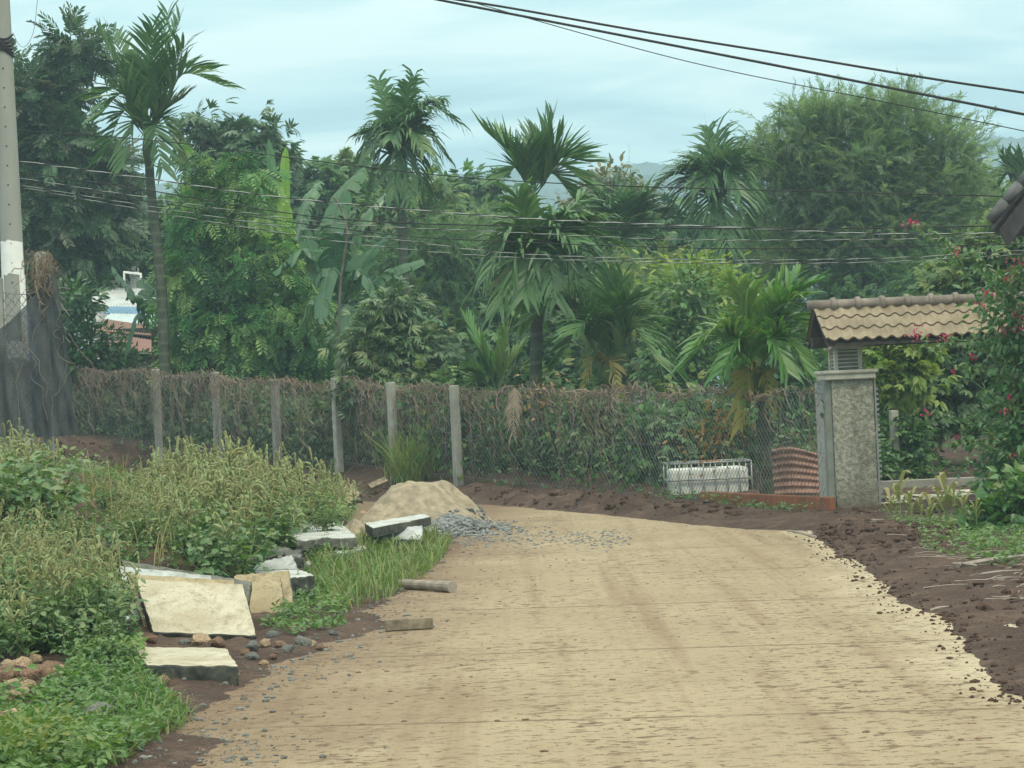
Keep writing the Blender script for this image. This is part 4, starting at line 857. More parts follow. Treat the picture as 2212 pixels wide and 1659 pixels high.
cable("thin dark cable passing behind the tall left palm below the horizon hills", [(45, 282), (350, 305), (700, 350), (1000, 383), (1300, 400), (1700, 412), (2130, 423), (2212, 425)], .009, ext=(.3, .5))
cable("thick twisted black and white cable sagging across the middle", [(45, 348), (350, 390), (640, 430), (1106, 470), (1500, 488), (1900, 505), (2212, 503)], .008, helix=.006, pitch=.62, ext=(.3, .5))
cable("upper twisted black and white service cable above the lowest one", [(45, 400), (300, 442), (560, 482), (860, 518), (1106, 547), (1500, 561), (1900, 558), (2212, 541)], .005, helix=.0035, pitch=.55, ext=(.3, .5))
cable("lowest twisted black and white service cable", [(45, 404), (280, 448), (500, 486), (800, 530), (1106, 556), (1500, 568), (1900, 566), (2212, 549)], .005, helix=.0035, pitch=.55, ext=(.3, .5))
cable("dark cable hidden between the leaves just under the thick twisted one", [(45, 372), (300, 408), (700, 470), (1106, 488), (1700, 494), (2212, 487)], .010, ext=(.3, .5))
cable("dark cable with pale twist between the thick and the lowest cables", [(45, 385), (300, 424), (700, 480), (1106, 502), (1500, 518), (2000, 516), (2212, 508)], .005, helix=.004, pitch=.5, ext=(.3, .5))
cable("thin dark cable above the pair of service cables", [(45, 392), (300, 432), (800, 502), (1106, 522), (1600, 537), (2212, 527)], .008, ext=(.3, .5))
o = thing("hanging_wire", "thin wire looping down beside the top of the utility pole", "wire", P(80, -5, 37.8)); mb = MB()
mb.add(*tube(curve([P(a, b, 37.8) for a, b in ((84, -30), (80, 10), (72, 70), (55, 100), (40, 95), (28, 70))], 30), .006, 5)); mb.build("strand", MAT["steel_grey"], o)

# ------------------------------------------------------------------ near fence corner with shade net at the left
t = thing("corner_fence", "rusty chain-link fence panel and post in front of the white pole base", "fence", P(8, 900, 34)); mb = MB(); step_ = .11
A0, A1 = P(-60, 640, 34.2), P(150, 640, 34.0); zt, zb = P(0, 632, 34)[2], P(0, 950, 34)[2]; LN = A1[0] - A0[0]; HH = zt - zb
for dirn in (1, -1):
    for s0 in np.arange(-HH, LN + HH, step_):
        hs = np.linspace(0, 1, 12); ss = s0 + dirn * HH * .8 * (hs - .5); ok = (ss > 0) & (ss < LN)
        if ok.sum() > 1: mb.add(*tube(np.stack([A0[0] + ss[ok], 34.2 - .2 * ss[ok] / LN + .02 * np.sin(hs[ok] * 30), zb + HH * hs[ok]], -1), .005, 4, False))
for h in (1.0, .85): mb.add(*tube([(A0[0] + q * LN, 34.1, zb + HH * h + .04 * math.sin(q * 9)) for q in np.linspace(0, 1, 12)], .006, 4, False))
mb.build("mesh", MAT["fence_wire_metal"], t)
for px_, tp_ in ((2, 600), (97, 545)):
    c_ = P(px_, 760, 34.15); ztp = P(px_, tp_, 34.15)[2]; mb = MB(); mb.add(*bevbox((c_[0], c_[1], ztp / 2), (.14, .14, ztp), None, .015)); mb.build("post", MAT["weathered_concrete"], t)
# shade net
m = NM("shade_net"); nz = m.noise(7, 4, .6, m.pos((1, 1, .3))); w = m.n("ShaderNodeTexNoise"); w.inputs['Scale'].default_value = 300; m.l(m.pos(), w.inputs['Vector'])
m.color(m.mix(m.mask(nz, .35, .7), (.034, .042, .047), (.08, .094, .1))); m.rough(.8, .25)
tb = m.n("ShaderNodeBsdfTransparent"); x = m.n("ShaderNodeMixShader"); m.l(m.mask(w.outputs[0], .56, .65), x.inputs[0]); m.l(m.b.outputs[0], x.inputs[1]); m.l(tb.outputs[0], x.inputs[2]); m.l(x.outputs[0], m.o.inputs[0])
net = [((118, 575), (126, 600)), ((95, 612), (132, 640)), ((60, 655), (140, 700)), ((20, 695), (150, 760)), ((-30, 730), (158, 830)), ((-30, 800), (164, 880)), ((-30, 950), (168, 940))]
rows = []; 
for (a, b) in net: rows.append((P(*a, 33.7), P(*b, 33.6)))
tt = np.linspace(0, len(rows) - 1, 60); lf = np.stack([np.interp(tt, range(len(rows)), [r_[0][i] for r_ in rows]) for i in range(3)], -1); rt = np.stack([np.interp(tt, range(len(rows)), [r_[1][i] for r_ in rows]) for i in range(3)], -1)
u = np.linspace(0, 1, 46)[None, :, None]; V = lf[:, None] * (1 - u) + rt[:, None] * u
ph = V[..., 0] * 14 + V[..., 2] * 1.5; amp = .07 * np.clip(np.linspace(0.2, 1.2, 60), 0, 1)[:, None]
V[..., 1] += amp * 2.2 * fbm(V[..., 0] * 5 + V[..., 2] * .8, V[..., 2] * .7, 5, 3) + .25 * amp * np.sin(ph * 2.3 + 3 * vn(V[..., 2] * 2, V[..., 0] * 2, 3)) - .1 * u[..., 0]
ii = np.arange(59)[:, None] * 46 + np.arange(45)[None]; mb = MB(); mb.add(V, np.stack([ii, ii + 1, ii + 47, ii + 46], -1).reshape(-1, 4))
tag(mb.build("shade_net", MAT["shade_net"], smooth=True), "black shade net hanging in folds from the dry vine-wrapped post at left", "net")
rg = np.random.default_rng(12); mb = MB()
for k in range(120):
    c_ = P(92 + rg.normal() * 11, 540 + abs(rg.normal()) * 50, 33.75 + rg.normal() * .08); n = 8; p = c_ + np.cumsum(rg.normal(size=(n, 3)) * [.05, .03, .05] + [0, 0, -.05], 0)
    mb.add(*tube(curve(p, 12), .003 + .005 * rg.random(), 3, False), rg.random() * .6)
for k in range(9):
    c_ = P(*[(120, 640), (40, 700), (130, 700), (60, 760), (150, 760)][k % 5], 33.4); n = 9; p = c_ + np.cumsum(rg.normal(size=(n, 3)) * [.06, .02, .05] + [.03 if k % 2 else -.02, 0, -.11], 0)
    mb.add(*tube(curve(p, 16), .0035, 3, False), .4 + rg.random() * .4)
tag(mb.build("dry_vine_clump", MAT["dry_vine_strand"]), "clump of dry brown vines wrapped round the post above the black shade net", "dry vines", kind='stuff')

# ------------------------------------------------------------------ gate: pillar, lantern block, tiled roof
m = NM("pebble_stucco"); p_ = m.coord(); n1 = m.noise(16, 4, .7, p_); n2 = m.noise(55, 2, .6, p_); n3 = m.noise(1.2, 3, .5, p_)
c = m.ramp(n1, [(.36, (.19, .2, .165)), (.5, (.33, .335, .28)), (.62, (.48, .475, .41))]); m.color(m.mix(m.mask(n3, .35, .75), c, (.24, .26, .2))); m.rough(.95, .15); m.bump(m.math('ADD', n1, m.math('MULTIPLY', n2, .5)), 1.0, .03)
m.t.links.remove(m.b.inputs['Base Color'].links[0]); sz = m.n("ShaderNodeSeparateXYZ"); m.l(m.pos(), sz.inputs[0]); st = m.noise(2.6, 5, .7, m.pos((1, 1, .12))); c = m.mix(m.math('MULTIPLY', m.mask(st, .5, .68), .45), c, (.1, .11, .085)); bs = m.mask(m.math('ADD', sz.outputs[2], m.math('MULTIPLY', m.noise(5, 4, .7, m.pos()), .7)), .85, .4); c = m.mix(m.math('MULTIPLY', bs, .7), c, (.12, .085, .065)); m.color(m.mix(m.math('MULTIPLY', m.mask(n3, .45, .75), .35), c, (.24, .26, .2)))
plain("smooth_plaster", (.2, .225, .2), .9, .2, .15, 4); plain("pale_plaster", (.46, .45, .39), .9, .2, .15, 5)
m = NM("tile_tan"); nz = m.noise(2.5, 4, .6, m.pos()); n2 = m.noise(30, 3, .6, m.pos()); n5 = m.noise(1.1, 3, .6, m.pos((5, 1, 3))); c = m.mix(m.mask(nz, .35, .65), (.21, .172, .118), (.32, .27, .19)); c = m.mix(m.math('MULTIPLY', m.mask(n5, .5, .68), .5), c, (.15, .125, .09)); m.color(m.mix(m.math('MULTIPLY', m.mask(n2, .5, .7), .55), c, (.13, .11, .08))); m.rough(.75, .3)
plain("tile_ridge", (.2, .175, .155), .85, .25, .3, 5, bump=.3); plain("dark_timber", (.055, .05, .045), .8, .25, .3, 8); plain("tile_edge", (.085, .065, .05), .9, .2, .3)
YP = 36.0; pc = P(1846, 1000, YP); yaw = R(4); zc0 = P(1846, 818, YP)[2]; Rz = rotz(yaw)
gate = thing("gateway", "village-style gate with pebble-dashed pillar and small tan tiled roof", "gate", (pc[0], YP + .3, gz(pc[0], YP)))
def gb(name, off, size, mat, bev=.012, par=gate):
    mb = MB(); c_ = np.array([pc[0], YP + .3, 0]) + Rz @ np.array([off[0], off[1], 0]) + np.array([0, 0, off[2]]); mb.add(*bevbox(c_, size, Rz, bev)); return mb.build(name, MAT[mat], par)
pw = .655; gb("pillar", (0, 0, zc0 / 2 - .2), (pw, .6, zc0 + .4), "pebble_stucco", .015)
gb("plaster_jamb", (-pw / 2 - .055, .02, zc0 / 2 - .2), (.11, .56, zc0 + .38), "smooth_plaster", .01)
cap1 = gb("pillar_cap", (-.03, 0, zc0 + .04), (pw + .14, .74, .1), "pale_plaster", .02); gb("cap_moulding", (-.03, 0, zc0 + .112), (pw + .2, .8, .06), "pale_plaster", .02, cap1)
zl = zc0 + .142; lh = P(1846, 745, YP)[2] - zl
core = gb("lantern_core", (-.03, 0, zl + lh / 2), (.34, .34, lh), "smooth_plaster", .01)
for k in range(6): gb("louvre", (-.03, 0, zl + .05 + k * (lh - .08) / 5), (.40, .42, .022), "pale_plaster", .004)
for sx in (-1, 1):
    for sy in (-1, 1): gb("lantern_post", (-.03 + sx * .19, sy * .19, zl + lh / 2), (.065, .065, lh), "pale_plaster", .006)
zr0 = zl + lh
gb("roof_beam", (1.6, 0, zr0 + .06), (4.3, .2, .16), "dark_timber", .01); gb("lantern_lid", (-.03, 0, zr0 - .03), (.56, .56, .06), "pale_plaster", .01)
# roof frame of reference: x along ridge, eave towards the camera
rx0, rx1 = P(1757, 660, YP)[0] - pc[0], 3.7
ez, rz_ = P(1800, 735, YP - .3)[2], P(1760, 664, YP + .3)[2]; run = .66
def rpt(x, s, z): return np.array([pc[0], YP + .32, 0]) + Rz @ np.array([x, s, 0]) + np.array([0, 0, z])
for side in (-1, 1):
    for course in range(3):
        mb = MB(); nxx = 210; xs2 = np.linspace(rx0 + (.02), rx1, nxx); ph = (xs2 - rx0) / .2 * 2 * math.pi
        wave = .028 * np.where(np.sin(ph) > 0, np.sin(ph) ** .8 if False else np.abs(np.sin(ph)) ** .8, -.55 * np.abs(np.sin(ph)))
        t0, t1 = course / 3 - (.06 if course else 0), (course + 1) / 3 + .02; V = []
        for (t_, lift) in ((t0, .0), ((t0 + t1) / 2, .012), (t1, .028), (t1 + .002, .005)):
            s_ = side * run * t_; z_ = rz_ + (ez - rz_) * t_ + lift
            V.append(np.array([rpt(x_ + (.05 * t_ if side < 0 else 0), s_, z_ + w_) for x_, w_ in zip(xs2, wave)]))
        ii = np.arange(2)[:, None] * nxx + np.arange(nxx - 1)[None]; Q = np.stack([ii, ii + 1, ii + nxx + 1, ii + nxx], -1).reshape(-1, 4)
        ii = 2 * nxx + np.arange(nxx - 1); mb.add(np.concatenate(V), Q); mb.add(np.concatenate(V[2:]), np.stack([np.arange(nxx - 1), np.arange(1, nxx), np.arange(1, nxx) + nxx, np.arange(nxx - 1) + nxx], -1), mat=1)
        mb.build("tile_course", [MAT["tile_tan"], MAT["tile_edge"]], gate, smooth=True)
mb = MB()                                             # roof deck under the tiles
for side in (-1, 1):
    q = [rpt(rx0 + .05, 0, rz_ - .05), rpt(rx1, 0, rz_ - .05), rpt(rx1 + (.04 if side < 0 else 0), side * run * .97, ez - .045), rpt(rx0 + .05 + (.04 if side < 0 else 0), side * run * .97, ez - .045)]
    V = np.array(q + [v - [0, 0, .05] for v in q]); mb.add(V, np.array([[0, 1, 2, 3], [7, 6, 5, 4], [0, 3, 7, 4], [1, 5, 6, 2], [3, 2, 6, 7], [0, 4, 5, 1]]))
mb.build("roof_deck", MAT["dark_timber"], gate)
mb = MB()
for k in range(int((rx1 - rx0) / .39)):
    x0 = rx0 - .05 + k * .39; pth = [rpt(x0 + q, 0, rz_ + .025) for q in np.linspace(0, .40, 5)]
    V, Fs = tube(pth, .085, 14); mb.add(V, Fs); V, Fs = tube([rpt(x0 + .35 + q, 0, rz_ + .03) for q in (0, .03, .07, .09)], [.1, .115, .115, .1], 14); mb.add(V, Fs)
mb.build("ridge_cap", MAT["tile_ridge"], gate, smooth=True)
# folded steel gate leaves beside the pillar
for px_, w_, lab in ((1777, .17, "galvanised folding gate leaf standing left of the gate pillar"), (1891, .1, "galvanised folding gate rail along the pillar's right side")):
    zt = P(px_, 826 if px_ < 1800 else 812, YP - .05)[2]; c_ = P(px_, 960, YP + (.05 if px_ < 1800 else .1)); o = thing("gate_leaf", lab, "gate leaf", (c_[0], c_[1], .05), "folding gate leaves"); mb = MB()
    mb.add(*box((c_[0] - w_ / 2 + .02, c_[1], zt / 2), (.035, .06, zt))); mb.add(*box((c_[0] + w_ / 2 - .02, c_[1], zt / 2), (.03, .05, zt - .03))); mb.build("upright", MAT["steel_grey"], o)
    mb = MB()
    if w_ > .12: mb.add(*box((c_[0], c_[1] + .012, zt / 2), (w_ - .03, .008, zt - .08)))
    for k in range(22): mb.add(*box((c_[0] + w_ / 2 + .012, c_[1], .2 + k * (zt - .4) / 21), (.035, .05, .035)))
    mb.build("teeth", MAT["steel_grey"], o)

# ------------------------------------------------------------------ behind the gate: yard
a, b = G(1898, 1112, .1), G(2260, 1112, .1)
mb = MB(); V, Q = grid(np.array([a[0] + .15, 36.5, .075]), np.array([b[0] + 4, 36.5, .075]), np.array([b[0] + 5, 40.4, .075]), np.array([a[0] + .4, 40.4, .075]), 12, 12); mb.add(V, Q)
m = NM("yard_tiles"); br = m.n("ShaderNodeTexBrick"); m.l(m.coord(), br.inputs[0]); br.offset = 0; br.inputs['Scale'].default_value = 1.2; br.inputs['Color1'].default_value = (.5, .47, .38, 1); br.inputs['Color2'].default_value = (.45, .43, .35, 1); br.inputs['Mortar'].default_value = (.35, .33, .28, 1); br.inputs['Mortar Size'].default_value = .008
m.color(br.outputs[0]); m.rough(.7, .3)
tag(mb.build("yard_paving", MAT["yard_tiles"]), "cream tiled yard behind the gate", "paving", kind='structure')
def simple(name, label, cat, mat, parts, group=None, loc=None):
    mb = MB()
    for V, Fs in parts: mb.add(V, Fs)
    return tag(mb.build(name, MAT[mat], loc=loc if loc is not None else np.mean(parts[0][0], 0)), label, cat, group)
a, b = P(1890, 1043, 40.7), P(2190, 1036, 40.7); zb_ = P(1900, 1080, 40.7)[2]
simple("low_wall", "low mossy concrete wall at the back of the tiled yard", "wall", "weathered_concrete", [bevbox(((a[0] + b[0]) / 2, 40.7, (a[2] + zb_) / 2 - .1), (b[0] - a[0], .15, a[2] - zb_ + .25), None, .01)])
a = P(1930, 886, 43.2); simple("concrete_post", "rough pale concrete post standing free behind the gate pillar", "post", "weathered_concrete", [bevbox((a[0], 43.2, a[2] / 2), (.15, .14, a[2]), rotz(.2), .02)])
simple("white_kerb", "white painted kerb strip edging the tiled yard", "kerb", "white_paint", [bevbox(P(1960, 1082, 39.5), (1.1, .1, .07), rotz(-.08), .01)])
simple("black_hose", "black hose pipe lying on the tiled yard by the low wall", "hose", "cable_black", [tube(curve([P(a_, b_, 39.0) for a_, b_ in ((2020, 1080), (2060, 1078), (2110, 1077), (2180, 1075))], 16), .035, 8)])
plain("red_plastic", (.5, .03, .04), .5); plain("yellow_plastic", (.6, .5, .05), .5); plain("black_plastic", (.02, .02, .022), .5)
t = thing("plastic_bag", "small red and yellow plastic bag lying on the black hose", "bag", P(2030, 1076, 38.9))
for (px_, mt, s_) in ((2033, "red_plastic", .1), (2020, "yellow_plastic", .075)):
    bm = bmesh.new(); bmesh.ops.create_icosphere(bm, subdivisions=2, radius=s_)
    for v in bm.verts: v.co *= 1 + .35 * vn(v.co.x * 30, v.co.z * 30 + v.co.y * 17, 2); v.co.z *= .7
    V, Fs = frombm(bm); bm.free(); mb = MB(); mb.add(V + P(px_, 1072, 38.9), Fs); mb.build("wrapper", MAT[mt], t)
# IBC style tank
a, b = P(1440, 1003, 42.0), P(1624, 1008, 41.8); tw = b[0] - a[0]; zt = a[2]; cx_, cy_ = (a[0] + b[0]) / 2, 42.4; th_ = zt + .15
plain("tank_plastic", (.66, .69, .66), .45, .4, .08, 3)
t = thing("water_tank", "white plastic water tank in a steel tube cage behind the fence", "water tank", (cx_, cy_, 0)); mb = MB(); mb.add(*bevbox((cx_, cy_, zt / 2 - .12), (tw - .1, .95, th_ - .12), None, .07, 4)); mb.build("tank", MAT["tank_plastic"], t, smooth=False)
mb = MB(); hx, hy = tw / 2, .52
for q in np.linspace(-hx, hx, 8):
    for s_ in (-1, 1): mb.add(*tube([(cx_ + q, cy_ + s_ * hy, -.1), (cx_ + q, cy_ + s_ * hy, zt)], .014, 6))
for z in (.08, zt * .55, zt):
    for s_ in (-1, 1): mb.add(*tube([(cx_ - hx, cy_ + s_ * hy, z), (cx_ + hx, cy_ + s_ * hy, z)], .017, 6)); mb.add(*tube([(cx_ + s_ * hx, cy_ - hy, z), (cx_ + s_ * hx, cy_ + hy, z)], .017, 6))
mb.build("cage", MAT["steel_grey"], t, smooth=True)
mb = MB(); mb.add(*bevbox((cx_ + .05, cy_, zt + .012), (.35, .5, .025), None, .008)); mb.build("lid_sheet", MAT["red_brick"], t)
mb = MB(); mb.add(*bevbox((cx_ + hx + .07, cy_ + .05, zt / 2 - .05), (.1, .5, th_ - .2), None, .02)); simple_o = tag(mb.build("dark_board", MAT["dark_timber"]), "dark board leaning at the right end of the white caged tank", "board")
# curved rusty sheet
m = NM("rust_sheet"); nz = m.noise(4, 4, .6, m.pos()); n2 = m.noise(1.3, 2, .5, m.pos()); c = m.mix(m.mask(nz, .35, .65), (.27, .15, .12), (.42, .25, .2)); m.color(m.mix(m.mask(n2, .55, .68), c, (.5, .28, .25))); m.rough(.8, .3)
nu, nv = 26, 90; uu = np.linspace(0, 1, nu)[None]; vv = np.linspace(0, 1, nv)[:, None]
x0, x1 = P(1672, 1000, 39.6)[0], P(1790, 1000, 39.6)[0]; zt0, zb0 = P(1700, 965, 39.6)[2], -.05
xx = x0 + (x1 - x0) * uu + 0 * vv; top_ = zt0 - .02 - .32 * np.clip(uu - .35, 0, 1) ** 1.3 - .18 * np.clip(.2 - uu, 0, 1) * 1.2
zz = zb0 + (top_ - zb0) * vv; yy = 39.6 + .35 * np.sin(vv * 1.5) + .5 * np.abs(uu - .3) ** 2 + .028 * np.sin(vv * 2 * math.pi * 8)
V = np.stack([xx, yy, zz], -1); ii = np.arange(nv - 1)[:, None] * nu + np.arange(nu - 1)[None]; mb = MB(); mb.add(V, np.stack([ii, ii + 1, ii + nu + 1, ii + nu], -1).reshape(-1, 4)); o = mb.build("corrugated_sheet", MAT["rust_sheet"], smooth=True)
sm = o.modifiers.new("thickness", 'SOLIDIFY'); sm.thickness = .012
tag(o, "bent rusty corrugated sheet propped left of the gate pillar", "metal sheet")

# ------------------------------------------------------------------ tin-roofed houses at left, roof corner at right
def corr(mb, TL, TR, BR, BL, ncor, amp=.025):
    nu = ncor * 6; V, Q = grid(np.array(TL), np.array(TR), np.array(BR), np.array(BL), nu, 6); nn_ = nrm(np.cross(np.array(TR) - TL, np.array(BL) - TL)); nn_ = nn_ * np.sign(nn_[2] + 1e-6)
    V = V + nn_ * (amp * np.sin(np.linspace(0, ncor * 2 * math.pi, nu)))[None, :, None]; mb.add(V, Q)
def metal(name, c): 
    m = NM(name); nz = m.noise(1.2, 4, .6, m.pos()); m.color(m.mix(m.mask(nz, .4, .7), c, tuple(q * .75 for q in c))); m.rough(.5, .4)
metal("roof_white", (.62, .66, .66)); metal("roof_blue", (.2, .36, .52)); metal("roof_pale", (.55, .66, .68)); metal("roof_brown", (.26, .17, .14)); metal("roof_red", (.29, .165, .145)); metal("wall_blue", (.03, .1, .3)); plain("wall_white", (.6, .63, .62), .9); plain("wall_dark", (.05, .05, .05), .9)
def house(label, Yh, roofs, wall, wx, wz, seed=0):
    c0 = P((wx[0] + wx[1]) / 2, wz[1], Yh); o = thing("tin_roofed_house", label, "house", (c0[0], Yh, gz(c0[0], Yh)), "tin-roofed houses at left")
    for mt, q, n_ in roofs:
        mb = MB(); corr(mb, *[P(a_, b_, Yh + d_) for a_, b_, d_ in q], n_); r_ = mb.build("roof", MAT[mt], o); s_ = r_.modifiers.new("thickness", 'SOLIDIFY'); s_.thickness = .02
    z1_ = P(wx[0], wz[0], Yh)[2]; xa, xb = P(wx[0], wz[0], Yh)[0], P(wx[1], wz[0], Yh)[0]; zb_ = gz((xa + xb) / 2, Yh) - .3
    mb = MB(); mb.add(*bevbox(((xa + xb) / 2, Yh + 1.6, (z1_ + zb_) / 2), (xb - xa, 3.0, z1_ - zb_), None, .01)); mb.build("wall", MAT[wall], o); return o
h1 = house("house with a white corrugated roof seen between the leaves at far left", 71.5, [("roof_white", [(225, 622, 3), (360, 628, 3), (372, 668, 0), (170, 662, 0)], 30)], "wall_white", (178, 365), (668, 800))
mb = MB(); 
for q in ((168, 590), (270, 590)): pass
ga = [P(268, 618, 72.5), P(268, 588, 72.5), P(304, 592, 72.5), P(304, 622, 72.5)]; mb.add(*tube([ga[0], ga[1], ga[2], ga[3]], .05, 5)); mb.build("roof_rail", MAT["white_paint"], h1)
mb = MB(); mb.add(*bevbox(P(215, 608, 76), (2.6, .15, .9), None, .01)); mb.build("parapet", MAT["wall_white"], h1)
house("low house with blue, pale and brown strips of corrugated roofing below the white roof", 69, [("roof_blue", [(240, 664, 2.2), (352, 665, 2.2), (356, 680, 1.5), (225, 678, 1.5)], 26), ("roof_pale", [(240, 679, 1.45), (357, 681, 1.45), (368, 702, .7), (215, 698, .7)], 26), ("roof_brown", [(222, 690, .65), (330, 706, .65), (345, 728, 0), (205, 716, 0)], 24)], "wall_dark", (215, 350), (712, 800))
house("shed with a reddish-brown corrugated roof, lowest and nearest of the tin roofs", 66.5, [("roof_red", [(215, 718, 1.5), (335, 738, 1.5), (372, 772, 0), (225, 752, 0)], 20)], "wall_dark", (232, 360), (766, 810))
o = thing("blue_shed", "blue-walled shed glimpsed between the utility pole and the dark tree", "shed", P(85, 700, 80)); mb = MB(); a, b = P(40, 482, 80), P(125, 560, 80)
mb.add(*bevbox(((a[0] + b[0]) / 2, 81, (a[2]) / 2), (b[0] - a[0], 2, a[2]), None, .01)); mb.build("wall", MAT["wall_blue"], o)
mb = MB(); c_ = P(90, 478, 79.9); mb.add(*bevbox((c_[0], 80.6, c_[2]), (b[0] - a[0] + .4, 2.6, .1), None, .01)); mb.build("roof", MAT["tile_ridge"], o)

plain("roof_tile_dark", (.11, .115, .12), .85, .25, .3, 6, bump=.3); plain("fascia_dark", (.05, .048, .05), .8)
YR = 31.0;  o = thing("tiled_house", "corner of a dark tiled gable roof reaching in at the right edge", "house", (P(2500, 700, YR)[0], YR, 0)); e0, e1 = P(2140, 482, YR), P(2330, 250, YR); e1 = e0 + (e1 - e0) * 1.3
mb = MB(); DV = np.array([3.2, 6.0, 0]); q = [e0, e1, e1 + DV, e0 + DV]; V = np.array(q + [v - [0, 0, .12] for v in q]); mb.add(V, np.array([[0, 1, 2, 3], [7, 6, 5, 4], [0, 3, 7, 4], [1, 5, 6, 2], [3, 2, 6, 7], [0, 4, 5, 1]])); mb.build("roof", MAT["roof_tile_dark"], o)
rt_ = np.array([2 * e1[0] - e0[0], e0[1], e0[2]]); mb = MB(); q = [e1, rt_, rt_ + DV, e1 + DV]; V = np.array(q + [v - [0, 0, .12] for v in q]); mb.add(V, np.array([[0, 1, 2, 3], [7, 6, 5, 4], [0, 3, 7, 4], [1, 5, 6, 2], [3, 2, 6, 7], [0, 4, 5, 1]])); mb.build("roof", MAT["roof_tile_dark"], o)
mb = MB(); nT = 8
for k in range(nT): 
    a_, b_ = e0 + (e1 - e0) * k / nT, e0 + (e1 - e0) * (k + 1.06) / nT; mb.add(*tube([a_ + [-.02, -.05, .03], b_ + [-.02, -.05, .03]], [.065, .08], 12))
mb.build("verge_cap", MAT["roof_tile_dark"], o, smooth=True)
mb = MB(); q = [e0 + [.1, -.06, -.1], e1 + [0, -.06, -.06], e1 + [0, -.06, -.42], e0 + [.2, -.06, -.33]]; V = np.array(q + [v + [0, .05, 0] for v in q]); mb.add(V, np.array([[0, 1, 2, 3], [7, 6, 5, 4], [0, 4, 5, 1], [3, 2, 6, 7], [0, 3, 7, 4], [1, 5, 6, 2]])); mb.build("fascia", MAT["fascia_dark"], o)
mb = MB(); wl, wr = e0[0] + 1.3, rt_[0] - .75; f_ = lambda x_: e0[2] + (e1[2] - e0[2]) * min(1, (x_ - e0[0]) / (e1[0] - e0[0])) - .2
gable = [(wl, 0), (wr, 0), (wr, f_(wl)), (e1[0], f_(e1[0])), (wl, f_(wl))]; V = np.array([(x_, YR + .9, z_) for x_, z_ in gable] + [(x_ + 2.6, YR + 6.0, z_) for x_, z_ in gable]); mb.add(V, [np.array([[0, 1, 2, 3, 4], [9, 8, 7, 6, 5]]), np.array([[0, 5, 6, 1], [1, 6, 7, 2], [2, 7, 8, 3], [3, 8, 9, 4], [4, 9, 5, 0]])]); mb.build("wall", MAT["pale_plaster"], o)

# ------------------------------------------------------------------ bougainvillea at the gate
YB = 33.2; rg = np.random.default_rng(61); bgz = gz(P(2170, 1100, YB)[0], YB)
bo = tree("bougainvillea", "big bougainvillea with arching canes and pink blooms over the gate's right end", "bush",
     [lobe(2190, 690, YB, 55, 80), lobe(2180, 640, YB, 40, 45), lobe(2185, 730, YB, 40, 35), lobe(2215, 820, YB, 60, 90), lobe(2175, 960, YB, 35, 70), lobe(2210, 940, YB, 50, 90), lobe(2165, 1040, YB, 35, 50), lobe(2205, 1080, YB, 50, 50)],
     (P(2190, 1130, YB)[0], YB, bgz), ("bougainvillea_leaf", "tree_bark"), 260, 14, OV, 0.13, 0.05, 16, P(2195, 800, YB), seed=62, cr_=0.38, droop=0.35, shell=0.4, tint=(.15, .75))
canes = [[(2130, 690), (2080, 580), (2040, 520), (1975, 484)], [(2190, 660), (2150, 600), (2110, 560), (2090, 545)], [(2212, 900), (2150, 860), (2060, 790), (1990, 735)], [(2190, 790), (2120, 745), (2060, 735), (2030, 745)], [(2180, 960), (2110, 920), (2050, 900), (2005, 893)], [(2200, 1000), (2130, 965), (2080, 950), (2040, 965)], [(2190, 840), (2140, 800), (2080, 790)], [(2200, 620), (2212, 560), (2222, 540)], [(2150, 1080), (2070, 1110), (2020, 1150)], [(2190, 880), (2140, 880), (2100, 905), (2070, 930)]]
for ci, cn in enumerate(canes):
    yy = YB - .25 - .15 * (ci % 3); path = curve([P(a, b, yy) for a, b in cn], 24); mb = MB(); mb.add(*tube(path, np.linspace(.016, .005, 24), 5), .3)
    n = int(26 * len(cn)); t = rg.random(n) * 23; i_ = t.astype(int); f_ = (t - i_)[:, None]; ps = path[i_] * (1 - f_) + path[np.minimum(i_ + 1, 23)] * f_ + rg.normal(size=(n, 3)) * .03
    scatter(mb, OV, ps, rg.normal(size=(n, 3)) + [0, -.2, -.5], rg.normal(size=(n, 3)) * .5 + [0, -.3, 1], .07 + .06 * rg.random(n), .35 + .5 * rg.random(n)); mb.build("cane", MAT["bougainvillea_leaf"], bo)
BR = t_ovate(.75, .2, .15)
for px_, py_, s_ in ((1968, 481, 1.2), (1985, 722, 1.5), (2040, 729, .9), (2002, 892, .9), (2195, 566, 1.5), (2135, 632, 1.1), (2197, 680, 1.3), (2170, 715, 1.1), (2205, 705, 1), (2068, 544, .7), (2070, 945, .6), (2170, 890, .7), (2185, 985, .6), (2180, 860, .6), (2120, 660, .7), (2175, 600, .8), (2100, 770, .5), (2060, 800, .4)):
    mb = MB(); n = int(16 * s_) + 5; c_ = P(px_, py_, YB - .55); ps = c_ + rg.normal(size=(n, 3)) * np.array([.05, .04, .04]) * s_
    scatter(mb, BR, ps, rg.normal(size=(n, 3)), rg.normal(size=(n, 3)) + [0, -.5, .3], (.028 + .022 * rg.random(n)), rg.random(n) * .8); mb.build("blossom", MAT["bougainvillea_bract"], bo)
tree("verge_bush", "low dark leafy bush at the foot of the bougainvillea by the verge", "bush", [lobe(2190, 1120, 29.5, 50, 50), lobe(2140, 1140, 29.5, 35, 30), lobe(2215, 1060, 29.5, 30, 40)], (P(2190, 1170, 29.5)[0], 29.5, gz(P(2190, 1170, 29.5)[0], 29.5)), ("glossy_leaf", "stem_green"), 70, 14, [OV, HEART], .15, .02, 8, P(2190, 1130, 29.5), seed=64, cr_=.3, droop=.2, shell=.3, tint=(.2, .9))
